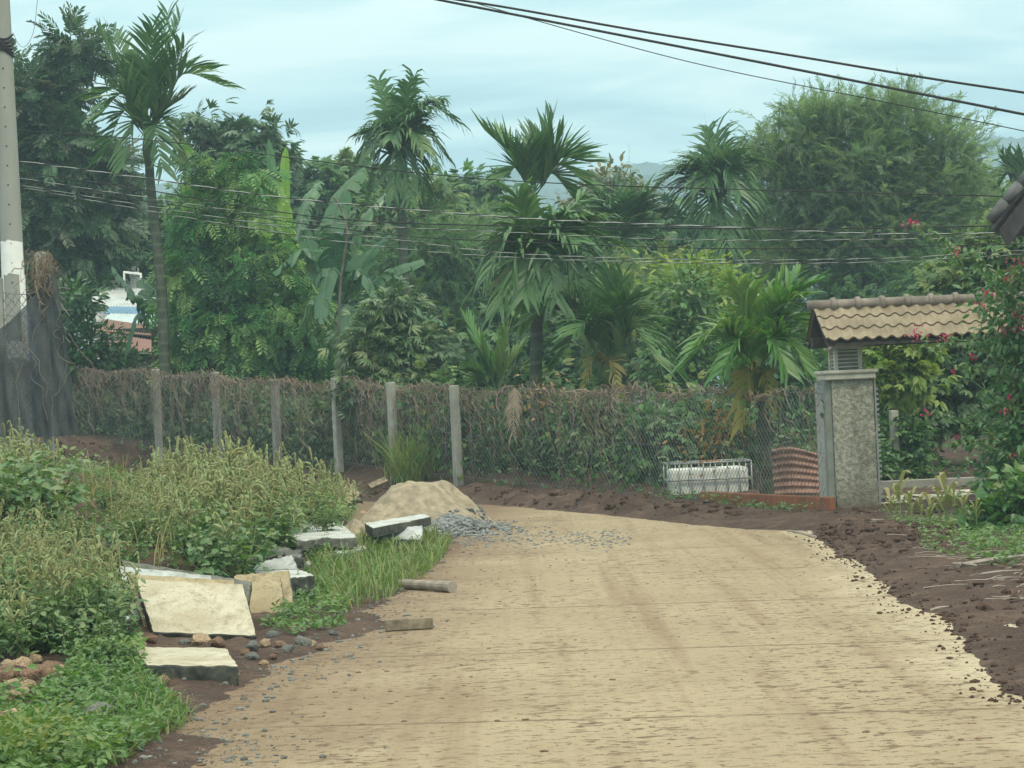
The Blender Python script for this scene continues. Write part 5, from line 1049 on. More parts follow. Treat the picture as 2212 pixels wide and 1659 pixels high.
# maize seedlings
used = None; rg = np.random.default_rng(63)
for px_, py_ in ((1925, 1130), (1945, 1118), (1968, 1125), (1990, 1120), (2030, 1118), (2045, 1125), (2062, 1118), (2085, 1130), (2010, 1135), (2110, 1135)):
    g_ = G(px_, py_, .15)
    if used is None:
        used = thing("maize_plant", "young maize plant with strap leaves growing at the edge of the tiled yard", "plant", g_, "maize seedlings by the yard")
        mb = MB(); mb.add(*tube([g_, g_ + [0, 0, .3]], [.012, .008], 5)); mb.build("stem", MAT["stem_green"], used); mb = MB()
        for k in range(7):
            a_ = k * 2.4; b_ = g_ + [0, 0, .06 + .04 * k]; tip = b_ + np.array([math.cos(a_) * .2, math.sin(a_) * .2, .13]); md = (b_ + tip) / 2 + [0, 0, .09]
            pth = curve([b_, md, tip], 8); w_ = np.array([-math.sin(a_), math.cos(a_), 0]) * .028; pr_ = np.sin(np.linspace(.35, 3.1, 8))[:, None]
            V = np.stack([pth - w_ * pr_, pth + w_ * pr_], 1).reshape(-1, 3); ii = np.arange(7)[:, None] * 2; mb.add(V, np.concatenate([ii, ii + 1, ii + 3, ii + 2], 1), .6 + .05 * k)
        mb.build("leaves", MAT["grass_blade"], used)
    else: dup(used, g_, rg.random() * 6, .7 + .7 * rg.random())

# ------------------------------------------------------------------ concrete slabs
def slab(label, q, th, face, edge, seed=0, rough=.0035, name="concrete_slab", group="broken concrete slabs", nx=16, flat=None, extra=None):
    q = [np.asarray(p_, float) for p_ in q]; rg = np.random.default_rng(seed)
    V, Q = grid(q[0], q[1], q[2], q[3], nx, nx); nn_ = nrm(np.cross(q[1] - q[0], q[3] - q[0])); nn_ = nn_ if nn_[2] > 0 else -nn_
    ctr = sum(q) / 4; u = np.linspace(0, 1, nx); E = np.zeros((nx, nx), bool); E[[0, -1]] = True; E[:, [0, -1]] = True
    V = V.reshape(nx, nx, 3); V[E] += rg.normal(size=(E.sum(), 3)) * rough; V = V + nn_ * (fbm(V[..., 0] * 6, V[..., 1] * 6 + V[..., 2] * 6, seed, 3) * rough)[..., None]
    ring = [(0, i) for i in range(nx)] + [(i, nx - 1) for i in range(1, nx)] + [(nx - 1, i) for i in range(nx - 2, -1, -1)] + [(i, 0) for i in range(nx - 2, 0, -1)]
    R0 = np.array([V[a, b] for a, b in ring]); inn = nrm(ctr - R0); k = len(ring)
    top = V.copy(); 
    R1 = R0 - nn_ * .012 - inn * .008; R2 = R0 - nn_ * th * .55 - inn * .006 + rg.normal(size=(k, 3)) * rough * .9; R3 = R0 - nn_ * th + rg.normal(size=(k, 3)) * rough * .7
    allV = np.concatenate([V.reshape(-1, 3), R0, R1, R2, R3, [ctr - nn_ * th]]); base = nx * nx; fc = [Q]; j = np.arange(k); j2 = (j + 1) % k
    eq = [np.stack([base + a * k + j, base + (a + 1) * k + j, base + (a + 1) * k + j2, base + a * k + j2], -1) for a in range(3)]
    mb = MB(); mb.add(allV, Q); mb.v.append(np.zeros((0, 3))); mb.r.append(np.zeros(0)); mb.f += [(np.concatenate(eq), 1), (np.stack([base + 3 * k + j, base + 3 * k + j2, np.full(k, len(allV) - 1)], -1), 1)]
    o = mb.build(name, [MAT[face], MAT[edge]], loc=ctr); tag(o, label, "slab", group)
    return o
PP = lambda *a: [P(*x) for x in a]
GG = lambda z, *a: [G(*x, z) for x in a]
slab("large cream concrete slab leaning with a dark lower edge, front of its stack", PP((293, 1252, 20.8), (524, 1262, 20.8), (553, 1373, 20.0), (332, 1364, 20.0)), .12, "slab_face_cream", "slab_edge_dark", 1)
slab("thin tan slab sandwiched behind the large cream slab", PP((274, 1240, 21.0), (505, 1254, 20.95), (535, 1368, 20.25), (316, 1366, 20.28)), .07, "slab_face_tan", "slab_edge_grey", 2)
slab("pale blue-grey slab leaning behind the cream one, its top edge showing", PP((257, 1222, 21.25), (455, 1244, 21.2), (500, 1370, 20.5), (300, 1368, 20.5)), .1, "slab_face_grey", "slab_edge_grey", 3)
slab("dark slab rearmost in the leaning stack with its corner sticking out right", PP((262, 1210, 21.55), (542, 1256, 21.3), (535, 1300, 20.95), (300, 1320, 21.0)), .09, "slab_edge_grey", "slab_edge_dark", 4)
slab("cream concrete slab lying flat with a black front edge, nearest of all", GG(.15, (290, 1397), (488, 1399), (513, 1439), (318, 1437)), .145, "slab_face_cream", "slab_edge_dark", 5)
slab("tan slab propped upright right of the leaning stack", PP((505, 1243, 22.5), (622, 1233, 22.5), (637, 1320, 22.1), (535, 1330, 22.1)), .07, "slab_face_tan", "slab_edge_grey", 6)
slab("smaller tan slab set against the propped one, with a light worn patch", PP((528, 1252, 22.3), (606, 1249, 22.3), (614, 1321, 21.95), (543, 1331, 21.95)), .05, "slab_face_tan", "slab_edge_grey", 7)
slab("white slab lying flat with a dark right edge behind the propped tan slabs", GG(.3, (540, 1236), (626, 1222), (680, 1243), (600, 1252)), .15, "slab_face_white", "slab_edge_dark", 8)
slab("light grey slab tilted up on the flat white one", PP((556, 1216, 24.7), (630, 1199, 24.7), (642, 1228, 24.4), (545, 1234, 24.4)), .1, "slab_face_grey", "slab_edge_grey", 9)
slab("black-stained broken slab behind the tilted light grey one", GG(.36, (540, 1182), (612, 1176), (655, 1201), (522, 1204)), .26, "slab_edge_grey", "slab_edge_dark", 10, .025)
fs = slab("bright white slab with a frayed back edge among the weeds", GG(.36, (608, 1150), (742, 1136), (770, 1160), (636, 1168)), .12, "slab_face_white", "slab_edge_grey", 11, .008)
mb = MB(); rg = np.random.default_rng(3); qa, qb = G(608, 1150, .36), G(742, 1136, .36)
for k in range(130):
    b_ = qa + (qb - qa) * rg.random() + [0, rg.random() * -.3, 0]; d_ = rg.normal(size=3) * .6 + [0, 0, .8]; mb.add(*tube([b_, b_ + nrm(d_) * (.03 + .07 * rg.random())], .004, 3, False))
LOCS[fs.name] = np.array(fs.location); mb.build("frayed_fibres", MAT["white_paint"], fs)
slab("small white slab wedged under the frayed white one", GG(.2, (690, 1182), (765, 1174), (790, 1186), (735, 1196)), .14, "slab_face_white", "slab_edge_grey", 12, .02)
slab("long white concrete plank at the foot of the sand heap", GG(.42, (788, 1130), (915, 1110), (930, 1117), (806, 1141)), .12, "slab_face_white", "slab_edge_dark", 13)
slab("grey-blue slab tilted under the long white plank", PP((795, 1143, 30.8), (912, 1136, 30.8), (912, 1166, 30.4), (805, 1163, 30.4)), .08, "slab_face_grey", "slab_edge_grey", 14)
slab("pale slab piece left of the sand heap behind the weeds", PP((738, 1056, 36.5), (762, 1042, 36.5), (778, 1076, 36.2), (750, 1088, 36.2)), .1, "slab_face_tan", "slab_edge_grey", 15, .02)
slab("buried slab corner in the weeds left of the cream slab stack", GG(.3, (190, 1342), (262, 1330), (280, 1343), (215, 1352)), .08, "slab_face_grey", "slab_edge_grey", 16, .02)
# log, timber, post fragment, plank
def lg(name, label, cat, pts, rads, mat, k=10, par=None): 
    mb = MB(); mb.add(*tube(curve(pts, 12), np.interp(np.linspace(0, 1, 12), np.linspace(0, 1, len(rads)), rads), k)); return tag(mb.build(name, MAT[mat], smooth=False), label, cat)
lg("log", "short pale log with a reddish cut end lying beside the grass strip", "log", [G(868, 1262, .05), G(925, 1264, .06), G(977, 1268, .06)], [.058, .05, .062], "dead_wood", 12)
a = G(884, 1361, 0); simple("timber_block", "squared grey timber offcut lying on the road's left edge", "timber", "timber_grey", [bevbox(a + [0, 0, .055], (.42, .1, .1), rotz(.12), .008)])
lg("post_fragment", "broken pale concrete post lying in the rubble at bottom left", "post", [P(20, 1532, 16.0), P(80, 1500, 16.2), P(142, 1474, 16.4)], [.05, .045, .055], "weathered_concrete", 7)
simple("plank", "grey plank lying against the back of the sand heap", "plank", "timber_grey", [tube([P(797, 1054, 37.6), P(833, 1038, 37.8)], .07, 4)])

# sand heaps
def heap(name, label, c_, rx, ry, h, seed, mat, top=.3, cat="sand heap", group=None):
    rr = np.concatenate([[0], np.linspace(.03, 1.12, 46)])[:, None]; th = np.linspace(0, 2 * np.pi, 120, endpoint=False)[None]
    x_, y_ = rr * np.cos(th), rr * np.sin(th); lump = fbm(np.cos(th) * 1.3 + seed, np.sin(th) * 1.3 + rr * 0, seed, 3); rad = 1 + .3 * lump
    prof = np.clip((1.0 - rr / rad) / (1 - top), -.12, 1); prof = 1 - (1 - np.clip(prof, 0, 1)) ** 1.15 - .1 * (prof < 0)
    z = h * prof + (fbm(x_ * 5 + 9, y_ * 5, seed + 2, 4) * .13 * h + np.abs(fbm(x_ * 2.2, y_ * 2.2 + 4, seed + 3, 2)) * -.18 * h) * np.clip(prof * 3, 0, 1)
    V = np.stack([c_[0] + x_ * rx, c_[1] + y_ * ry, c_[2] - .05 + z], -1); ii = np.arange(46)[:, None] * 120; j = np.arange(120)[None]
    mb = MB(); mb.add(V, np.stack([ii + j, ii + (j + 1) % 120, ii + 120 + (j + 1) % 120, ii + 120 + j], -1).reshape(-1, 4)); o = mb.build(name, MAT[mat], smooth=True, loc=c_); return tag(o, label, cat, group)
SP = np.array([P(905, 1100, 36.6)[0], 36.6, 0.0]); 
heap("sand_heap", "big flat-topped heap of tan sand dumped on the far side of the road", SP, 1.24, 1.25, .78, 4, "sand", .34)
GP = np.array([*G(975, 1146)[:2], 0.0]); heap("gravel_heap", "low spill of dark grey gravel at the right foot of the sand heap", GP, .75, 1.9, .3, 15, "grey_gravel", .1, "gravel heap")
heap("sand_heap", "small patch of tan sand between the white slabs and the weeds", np.array([*G(770, 1186, .0)[:2], 0.02]), .42, .7, .42, 9, "sand", .2)
def rockmesh(seed, sub=2, flat=.75):
    bm = bmesh.new(); bmesh.ops.create_icosphere(bm, subdivisions=sub, radius=1); rg = np.random.default_rng(seed); pl = nrm(rg.normal(size=(9, 3))); dd = .62 + .3 * rg.random(9)
    for v in bm.verts:
        c_ = np.array(v.co[:]); 
        for p_, d_ in zip(pl, dd):
            k = np.dot(c_, p_)
            if k > d_: c_ = c_ - p_ * (k - d_)
        c_ = c_ * (1 + .07 * rg.normal()); c_[2] *= flat; v.co = Vector(c_)
    V, Fs = frombm(bm); bm.free(); return V, Fs
RK = [rockmesh(s_, 2) for s_ in range(7)]; RKL = [rockmesh(20 + s_, 1, .7) for s_ in range(6)]
def rockstuff(name, label, pos, sizes, mat, kind='stuff', hs=1.0):
    mb = MB(); rg = np.random.default_rng(len(pos))
    for p_, s_ in zip(pos, sizes):
        V, Fs = RKL[rg.integers(0, 6)]; a_ = rg.random() * 6.3; V = V * s_ * np.array([1, .8 + .4 * rg.random(), hs * (.7 + .5 * rg.random())]); mb.add(V @ rotz(a_).T + p_, Fs)
    return tag(mb.build(name, MAT[mat]), label, name.replace("_", " "), kind=kind)
rg = np.random.default_rng(51)
n = 1500; t = rg.random(n); pos = np.stack([GP[0] + rg.normal(size=n) * .42, GP[1] + rg.normal(size=n) * 1.0, np.zeros(n)], -1)
def heapz(x_, y_): return np.maximum(0, .88 * np.clip((1 - np.hypot((x_ - SP[0]) / 1.2, (y_ - SP[1]) / 1.2)) / .58, 0, 1))
pos[:, 2] = np.maximum(heapz(pos[:, 0], pos[:, 1]) * .92, .26 * np.clip(1 - np.hypot((pos[:, 0] - GP[0]) / .75, (pos[:, 1] - GP[1]) / 1.9), 0, 1)) + .005; pos = pos[pos[:, 2] < .3]; n = len(pos); rockstuff("grey_gravel", "spill of grey gravel down the right foot of the sand heap", pos, .015 + .035 * rg.random(n), "grey_gravel")
n = 500; q = np.array([G(985 + rg.random() * 380, 1140 + rg.random() * 28 + abs(rg.normal()) * 12, 0) for _ in range(n)]); rockstuff("loose_gravel", "thin scatter of grey gravel across the road near the sand heap", q, .012 + .018 * rg.random(n), "grey_gravel")
# crumbs of mud and stone on the road
n = 1500; u = rg.random(n); yy = 12.5 + 22 * u ** 1.2; xx = -2.3 + 5.6 * rg.random(n) + (yy - 14) * .04; lf_ = rg.random(n) < .35; xx[lf_] = -2.2 + np.abs(rg.normal(size=lf_.sum())) * .9 + (yy[lf_] - 14) * .06
q = np.stack([xx, yy, np.full(n, .002)], -1); rockstuff("road_crumbs", "small crumbs of dried mud and stone scattered over the concrete road", q, .004 + .026 * rg.random(n) ** 5, "stone_brown", hs=.5)
le_ = np.array([G(*p_)[:2] for p_ in ledge]); n = 1500; t_e = rng.random(n) * (len(le_) - 1.01); ie = t_e.astype(int); fe = (t_e - ie)[:, None]; pe = le_[ie] * (1 - fe) + le_[ie + 1] * fe; pe[:, 0] += rng.normal(size=n) * .28
rockstuff("edge_rubble", "fine rubble and soil crumbs along the ragged left edge of the road", np.stack([pe[:, 0], pe[:, 1], np.maximum(HZ(pe[:, 0], pe[:, 1]), 0) + .003], -1), .005 + .028 * rng.random(n) ** 6, "stone_grey")
n = 1300; yy = 16 + 22 * rg.random(n); xx = 3.6 + (yy - 14) * .05 + 3.2 * rg.random(n) ** 1.4; k_ = rg.random(n) < .45; xx[k_] = MOUND[0] + rg.normal(size=k_.sum()) * .7; yy[k_] = MOUND[1] + .4 + rg.normal(size=k_.sum()) * 1.2
m = NM("soil_clod"); nz = m.noise(20, 3, .6); m.color(m.mix(m.mask(nz, .35, .65), (.04, .025, .02), (.085, .052, .04))); m.rough(.95, .15)
dk = sdist(xx, yy, RP) > .05; xx, yy = xx[dk], yy[dk]; 
rx_ = np.array([G(*p_)[:2] for p_ in redge[:17]]); t_e = rng.random(700) * 15.99; ie = t_e.astype(int); fe = (t_e - ie)[:, None]; pe = rx_[ie] * (1 - fe) + rx_[ie + 1] * fe; pe[:, 0] += rng.normal(size=700) * .14; nb_ = len(xx)
xx, yy = np.r_[xx, pe[:, 0]], np.r_[yy, pe[:, 1]]; q = np.stack([xx, yy, np.maximum(HZ(xx, yy), 0) + .004], -1); rockstuff("soil_clods", "lumps of dark broken soil on the right-hand verge", q, np.where(np.arange(len(q)) < nb_, .012 + .07 * rg.random(len(q)) ** 4, .006 + .03 * rg.random(len(q)) ** 3), "soil_clod")
n = 900; s_ = rg.random(n); b_ = np.array([fence_at(k)[0] for k in s_]); o_ = -(.3 + 2.4 * rg.random(n)); xx, yy = b_[:, 0] + fnr[0] * o_, b_[:, 1] + fnr[1] * o_; dk = sdist(xx, yy, RP) > .1; xx, yy = xx[dk], yy[dk]
q = np.stack([xx, yy, HZ(xx, yy)], -1); rockstuff("berm_clods", "lumps of dark soil along the bank below the chain-link fence", q, .03 + .1 * rg.random(len(q)) ** 3, "soil_clod")
n = 420; yy = 17 + 17 * rg.random(n); xx = 3.9 + (yy - 14) * .05 + 3.2 * rg.random(n); mb = MB()
for a_, b_ in zip(xx, yy):
    l_ = .05 + .22 * rg.random() ** 2; th = rg.normal() * .5; d_ = np.array([math.cos(th), math.sin(th), .06 * rg.normal()]) * l_; c_ = np.array([a_, b_, gz(a_, b_) + .012]); mb.add(*tube([c_ - d_, c_ + [0, 0, .01], c_ + d_], .003 + .003 * rg.random(), 3, False), rg.random())
tag(mb.build("straw_litter", MAT["dead_wood"]), "straw and twig litter strewn over the soil of the right verge", "litter", kind='stuff')
# individual stones
def stones(label, group, spots, mats, seed):
    rg = np.random.default_rng(seed); base = []
    for k, mt in enumerate(mats * 2):
        V, Fs = RK[(k + seed) % 7]; mb = MB(); mb.add(V, Fs); base.append(mb.build("stone", MAT[mt])); 
    for k, (px_, py_, s_) in enumerate(spots):
        j = k % len(base)
        o = base[j] if k < len(base) else base[j].copy()
        if k >= len(base): COL.objects.link(o)
        g_ = G(px_, py_, .05); z_ = gz(g_[0], g_[1]); 
        for _ in range(3): g_ = G(px_, py_, z_ + s_ * .3); z_ = gz(g_[0], g_[1])
        o.location = (g_[0], g_[1], z_ + s_ * .25); o.scale = (s_, s_ * (.8 + .3 * rg.random()), s_ * (.75 + .3 * rg.random())); o.rotation_euler = (rg.normal() * .2, rg.normal() * .2, rg.random() * 6.3); tag(o, label, "stone", group)
    for o in base[len(spots):]: bpy.data.objects.remove(o)
stones("brown stone in the rubble heap at bottom left by the broken post", "stones of the bottom-left rubble", [(12, 1440, .1), (45, 1425, .09), (70, 1445, .11), (25, 1475, .08), (95, 1462, .09), (60, 1480, .07), (110, 1440, .08), (35, 1500, .1), (10, 1520, .12), (88, 1500, .06), (5, 1465, .09), (130, 1450, .07), (50, 1455, .06), (28, 1545, .13), (120, 1428, .06), (75, 1420, .07), (150, 1470, .05), (15, 1415, .07)], ["stone_brown", "stone_tan"], 1)
stones("tan stone lying round the feet of the cream concrete slabs", "stones round the cream slabs", [(300, 1388, .09), (325, 1383, .07), (400, 1388, .06), (430, 1389, .1), (470, 1390, .08), (545, 1400, .07), (575, 1395, .06), (605, 1392, .07), (655, 1385, .09), (670, 1392, .05), (690, 1400, .05), (545, 1425, .06), (570, 1430, .05), (530, 1412, .05), (620, 1410, .06), (505, 1455, .04), (480, 1462, .05), (590, 1372, .07), (640, 1360, .06), (350, 1478, .08), (720, 1375, .05), (270, 1375, .08), (590, 1415, .045)], ["stone_tan", "stone_brown", "stone_grey"], 2)
stones("grey boulder on the bare bank behind the left-hand weeds", "boulders on the left bank", [(175, 1000, .2), (160, 1030, .17), (195, 1042, .12), (120, 1060, .2), (175, 1085, .24), (145, 1100, .2), (100, 1090, .18), (215, 1012, .14), (190, 1110, .12), (230, 1090, .15), (85, 1040, .15)], ["stone_grey", "stone_tan"], 3)
stones("small dark stone lying loose on the concrete road", "loose stones on the road", [(955, 1218, .05), (985, 1220, .035), (1010, 1226, .035), (970, 1232, .03), (1048, 1226, .025), (1915, 1382, .05), (1184, 1520, .03), (1555, 1556, .03), (2128, 1585, .05), (2090, 1480, .035), (2105, 1503, .04), (2120, 1498, .035), (1845, 1355, .03), (1640, 1420, .02), (1990, 1610, .05), (1445, 1600, .03), (970, 1510, .04), (690, 1520, .035), (815, 1560, .04), (600, 1530, .04), (770, 1600, .05), (560, 1545, .03), (1300, 1640, .03), (1255, 1460, .03)], ["stone_grey", "stone_brown"], 4)
stones("broken concrete lump among the slabs and grass in front of the sand heap", "concrete lumps by the sand heap", [(640, 1212, .1), (668, 1218, .08), (700, 1206, .12), (735, 1200, .09), (775, 1192, .1), (800, 1180, .08), (825, 1172, .1), (610, 1262, .09), (655, 1252, .08), (690, 1170, .09), (850, 1160, .08), (590, 1190, .1), (935, 1168, .07), (760, 1100, .12), (785, 1112, .1)], ["stone_grey", "slab_face_grey", "stone_tan"], 5)
# sticks on the verge
for k, (a_, b_, r_) in enumerate((((2070, 1222), (2215, 1200), .028), ((2060, 1218), (2110, 1222), .02), ((2120, 1240), (2205, 1232), .014), ((2130, 1252), (2205, 1247), .01), ((1995, 1270), (2090, 1262), .007), ((2010, 1318), (2050, 1310), .012), ((1760, 1160), (1700, 1146), .02))):
    lg("stick", ("thick grey stick lying on the soil by the right edge", "short stick crossing the end of the thick grey one", "thin pale stick below the thick one on the right verge", "straw-thin stick lowest of the parallel ones at right", "long straw lying in the middle of the right verge", "short broken stick near the road edge on the verge", "pale stick at the road corner below the gate")[k], "stick", [G(*a_, .09), G((a_[0] + b_[0]) / 2, (a_[1] + b_[1]) / 2 - 2, .11), G(*b_, .09)], [r_, r_ * .9, r_ * .6], "dead_wood", 6)

# ------------------------------------------------------------------ weeds
def weed(name, label, seed, h, spikes, leaf, nleaf, lsize, group, spread=.25):
    rg = np.random.default_rng(seed); root = thing(name, label, "weed", (0, 0, 0), group); ms_, ml_, mk = MB(), MB(), MB(); stems = []
    for k in range(1 + (4 if spikes else 6)):
        a_ = rg.random() * 6.3; hh = h * (1 if k == 0 else .55 + .35 * rg.random()); b0 = np.array([0, 0, 0.0 if k == 0 else h * (.05 + .25 * rg.random())]); sp = spread * (0.25 if k == 0 else 1) * h
        top_ = np.array([math.cos(a_) * sp, math.sin(a_) * sp, hh]); md = (b0 + top_) / 2 + np.array([math.cos(a_), math.sin(a_), 0]) * sp * .2
        p_ = curve([b0, md, top_], 12); ms_.add(*tube(p_, np.linspace(.011 if k == 0 else .007, .003, 12), 5)); stems.append(p_)
        n = int(nleaf * (1.5 if k == 0 else 1)); t = (rg.random(n) ** .8) * (8.6 if spikes else 11); i_ = t.astype(int); ps = p_[i_]; th = rg.random(n) * 6.3; out_ = np.stack([np.cos(th), np.sin(th), .25 + .3 * rg.normal(size=n)], -1)
        L_ = lsize * (.6 + .6 * rg.random(n)) * (1.2 - .5 * t / 11); ps = ps + nrm(out_) * (.35 * L_)[:, None]; scatter(ml_, leaf, ps, out_ + [0, 0, -.35], np.tile([0, 0, 1.], (n, 1)) + rg.normal(size=(n, 3)) * .3, L_, .25 + .4 * rg.random(n) + .2 * (t / 11))
        if spikes:
            for q in range(5 if k == 0 else 4):
                i_ = 11 - q * (1 if k else 1); b_ = p_[max(i_, 6)]; a2 = rg.random() * 6.3; l_ = h * (.22 if q == 0 else .13) * (.7 + .6 * rg.random()); o_ = np.array([math.cos(a2), math.sin(a2), 0]) * (.15 if q == 0 else .6)
                pts = [b_, b_ + (o_ * .5 + [0, 0, .6]) * l_ * .6, b_ + (o_ + [0, 0, .7]) * l_, b_ + (o_ * 1.7 + [0, 0, .45]) * l_ * 1.15]; pc_ = curve(pts, 13); r_ = (.013 + .005 * rg.random()) * np.sin(np.linspace(.5, 3.0, 13)) * (1 + .35 * rg.normal(size=13)).clip(.5, 1.5)
                mk.add(*tube(pc_, r_.clip(.002), 5), .2 + .6 * rg.random())
    ms_.build("stem", MAT["stem_green"], root); ml_.build("foliage", MAT["weed_leaf" if spikes else "weed_leaf_dark"], root)
    if spikes: mk.build("blossom", MAT["amaranth_spike"], root)
    return root
AL = "tall yellow-green amaranth weed with drooping flower spikes on the left bank"; WL = "broad-leaved dark green weed on the left bank without flower spikes"
AM = [weed("amaranth", AL, 200 + k, 1.15, True, t_ovate(.5, .15), 15, .12, "amaranth weeds on the left bank", .22 + .05 * k) for k in range(5)]
WB = [weed("leafy_weed", WL, 300 + k, .8, False, t_ovate(.6, .2), 20, .13, "broad-leaved weeds on the left bank", .45) for k in range(4)]
nA = [0]; nB = [0]
def place(pool, cnt, x_, y_, sc):
    k = cnt[0]; z_ = gz(x_, y_) - .02; o = pool[k] if k < len(pool) else dup(pool[k % len(pool)], (0, 0, 0)); cnt[0] += 1
    o.location = (x_, y_, z_); o.rotation_euler = (rg.normal() * .1, rg.normal() * .1, rg.random() * 6.3); o.scale = (sc * (.9 + .2 * rg.random()),) * 2 + (sc,)
rg = np.random.default_rng(71)
def topz(py_, px_, Yd): return P(px_, py_, Yd)[2]
def weedline(px_):       # silhouette of the weed tops along the picture
    return float(np.interp(px_, [0, 60, 120, 170, 215, 250, 300, 370, 450, 530, 600, 640, 700, 745, 770], [905, 900, 930, 1000, 1120, 1040, 1010, 955, 945, 955, 985, 960, 985, 1020, 1060]))
for k in range(230):     # amaranth thicket behind the slabs
    px_ = 215 + 545 * rg.random(); Yd = 23 + 12 * rg.random(); g_ = P(px_, 1200, Yd); lim = np.interp(Yd, [22, 25, 28, 31, 35], [470, 560, 620, 735, 760])
    if px_ > lim or (px_ < 250 and rg.random() < .5): continue
    z_ = gz(g_[0], Yd); tz = topz(weedline(px_) - 2 + (abs(rg.normal()) * 36 if rg.random() < .8 else 0) + max(0, (28 - Yd)) * 11, px_, Yd); sc = (tz - z_) / 1.25
    if sc < .3: sc = .3 + .15 * rg.random()
    if rg.random() < .66: place(AM, nA, g_[0], Yd, min(sc, 1.25))
    else: place(WB, nB, g_[0], Yd, min(sc * 1.1, 1.2))
for k in range(120):     # left side
    px_ = -30 + 300 * rg.random(); Yd = 18.2 + 13 * rg.random(); g_ = P(px_, 1200, Yd)
    if Yd < 22 and px_ > 245: continue
    if 95 < px_ < 235 and 25 < Yd: continue
    lim = weedline(px_) + 10 if Yd > 25 else np.interp(Yd, [18, 21, 25], [1290, 1170, 1040]); z_ = gz(g_[0], Yd); tz = topz(lim + abs(rg.normal()) * 40, px_, Yd)
    if rg.random() < (.6 if Yd > 20.5 else .3): place(AM, nA, g_[0], Yd, float(np.clip((tz - z_) / 1.2, .3, 1.15)))
    else: place(WB, nB, g_[0], Yd, float(np.clip((tz - z_) / .85, .35, 1.4)))
for k in range(46):
    px_, py_ = -20 + 250 * rg.random(), 1235 + 165 * rg.random()
    if px_ > 200 and py_ > 1330: continue
    g_ = G(px_, py_, .2); z_ = gz(g_[0], g_[1]); g_ = G(px_, py_, z_)
    place(*((WB, nB) if rg.random() < .55 else (AM, nA)), g_[0], g_[1], .4 + .4 * rg.random())
for px_, py_, sc in ((180, 1420, .5), (215, 1440, .45), (150, 1400, .5), (250, 1420, .4), (260, 1460, .35), (200, 1400, .55), (265, 1385, .45), (240, 1480, .3), (690, 1235, .45), (650, 1290, .35), (665, 1310, .3), (700, 1290, .3), (705, 1200, .5), (640, 1340, .3), (620, 1350, .25)):
    g_ = G(px_, py_, .1); z_ = gz(g_[0], g_[1]); g_ = G(px_, py_, z_); place(WB, nB, g_[0], g_[1], sc)

# ground cover, undergrowth and grass
def cover(name, label, pts, size, mat, hmax, tm=OV, seed=1, lean=.5, kind='stuff', cat="ground cover"):
    rg = np.random.default_rng(seed); n = len(pts); x_, y_ = pts[:, 0], pts[:, 1]; z_ = HZ(x_, y_); hh = hmax * np.clip(.25 + 1.1 * (vn(x_ * 2.2, y_ * 2.2, seed) + .5) * (vn(x_ * .8, y_ * .8, seed + 4) + .6), .1, 1.3) * rg.random(n) ** .7
    p_ = np.stack([x_, y_, z_ + hh], -1); th = rg.random(n) * 6.3; d_ = np.stack([np.cos(th), np.sin(th), .1 + .5 * rg.normal(size=n)], -1)
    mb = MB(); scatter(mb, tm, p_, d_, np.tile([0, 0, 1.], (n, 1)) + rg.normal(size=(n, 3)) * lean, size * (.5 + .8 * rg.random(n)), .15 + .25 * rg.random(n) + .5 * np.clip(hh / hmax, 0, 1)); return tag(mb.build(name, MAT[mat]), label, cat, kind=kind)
def inpoly(poly, n, seed, z=.05):
    rg = np.random.default_rng(seed); w3 = np.array([G(a_, b_, z)[:2] for a_, b_ in poly]); lo, hi = w3.min(0), w3.max(0); o = []
    q = lo + (hi - lo) * rg.random((n * 4, 2)); q = q[sdist(q[:, 0], q[:, 1], w3) < 0]; return q[:n]
q = inpoly([(-60, 1640), (-60, 1540), (60, 1540), (150, 1480), (210, 1380), (300, 1400), (310, 1450), (360, 1500), (400, 1530), (330, 1600), (250, 1659), (220, 1720), (-60, 1720)], 9500, 5); cover("ground_cover", "low creeping green weeds along the road's bottom-left edge", q, .065, "cover_leaf", .2, seed=5)
q = inpoly([(-60, 1640), (60, 1560), (120, 1600), (200, 1680), (-60, 1720)], 1200, 6); cover("yellow_ground_cover", "yellow-green low plants in the bottom-left corner", q, .06, "corner_leaf", .3, seed=6)
q = inpoly([(560, 1360), (620, 1320), (700, 1260), (760, 1300), (740, 1345), (640, 1372)], 1500, 7); cover("ground_cover", "low green weeds at the foot of the propped tan slabs", q, .06, "cover_leaf", .14, seed=7)
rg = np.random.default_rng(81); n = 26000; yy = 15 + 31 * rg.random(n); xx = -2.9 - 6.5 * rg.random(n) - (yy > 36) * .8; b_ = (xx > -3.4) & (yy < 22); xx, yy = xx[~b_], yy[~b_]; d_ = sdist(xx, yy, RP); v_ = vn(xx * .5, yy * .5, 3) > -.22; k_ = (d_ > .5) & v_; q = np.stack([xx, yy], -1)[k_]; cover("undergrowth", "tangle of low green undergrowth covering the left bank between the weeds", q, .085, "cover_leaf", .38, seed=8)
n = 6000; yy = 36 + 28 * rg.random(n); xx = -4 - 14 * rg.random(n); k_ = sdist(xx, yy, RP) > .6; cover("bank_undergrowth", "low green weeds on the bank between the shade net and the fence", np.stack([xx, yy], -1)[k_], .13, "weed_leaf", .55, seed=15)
n = 16000; s_ = rg.random(n); b_ = np.array([fence_at(k)[0] for k in s_]); o_ = .2 + 6 * rg.random(n); k_ = (s_ > .2) | ((o_ > 3.0) & (s_ > .12)); q = np.stack([b_[:, 0] + fnr[0] * o_, b_[:, 1] + fnr[1] * o_], -1)[k_]; cover("grove_undergrowth", "dark low undergrowth behind the chain-link fence", q, .14, "coffee_leaf", .9, seed=9)
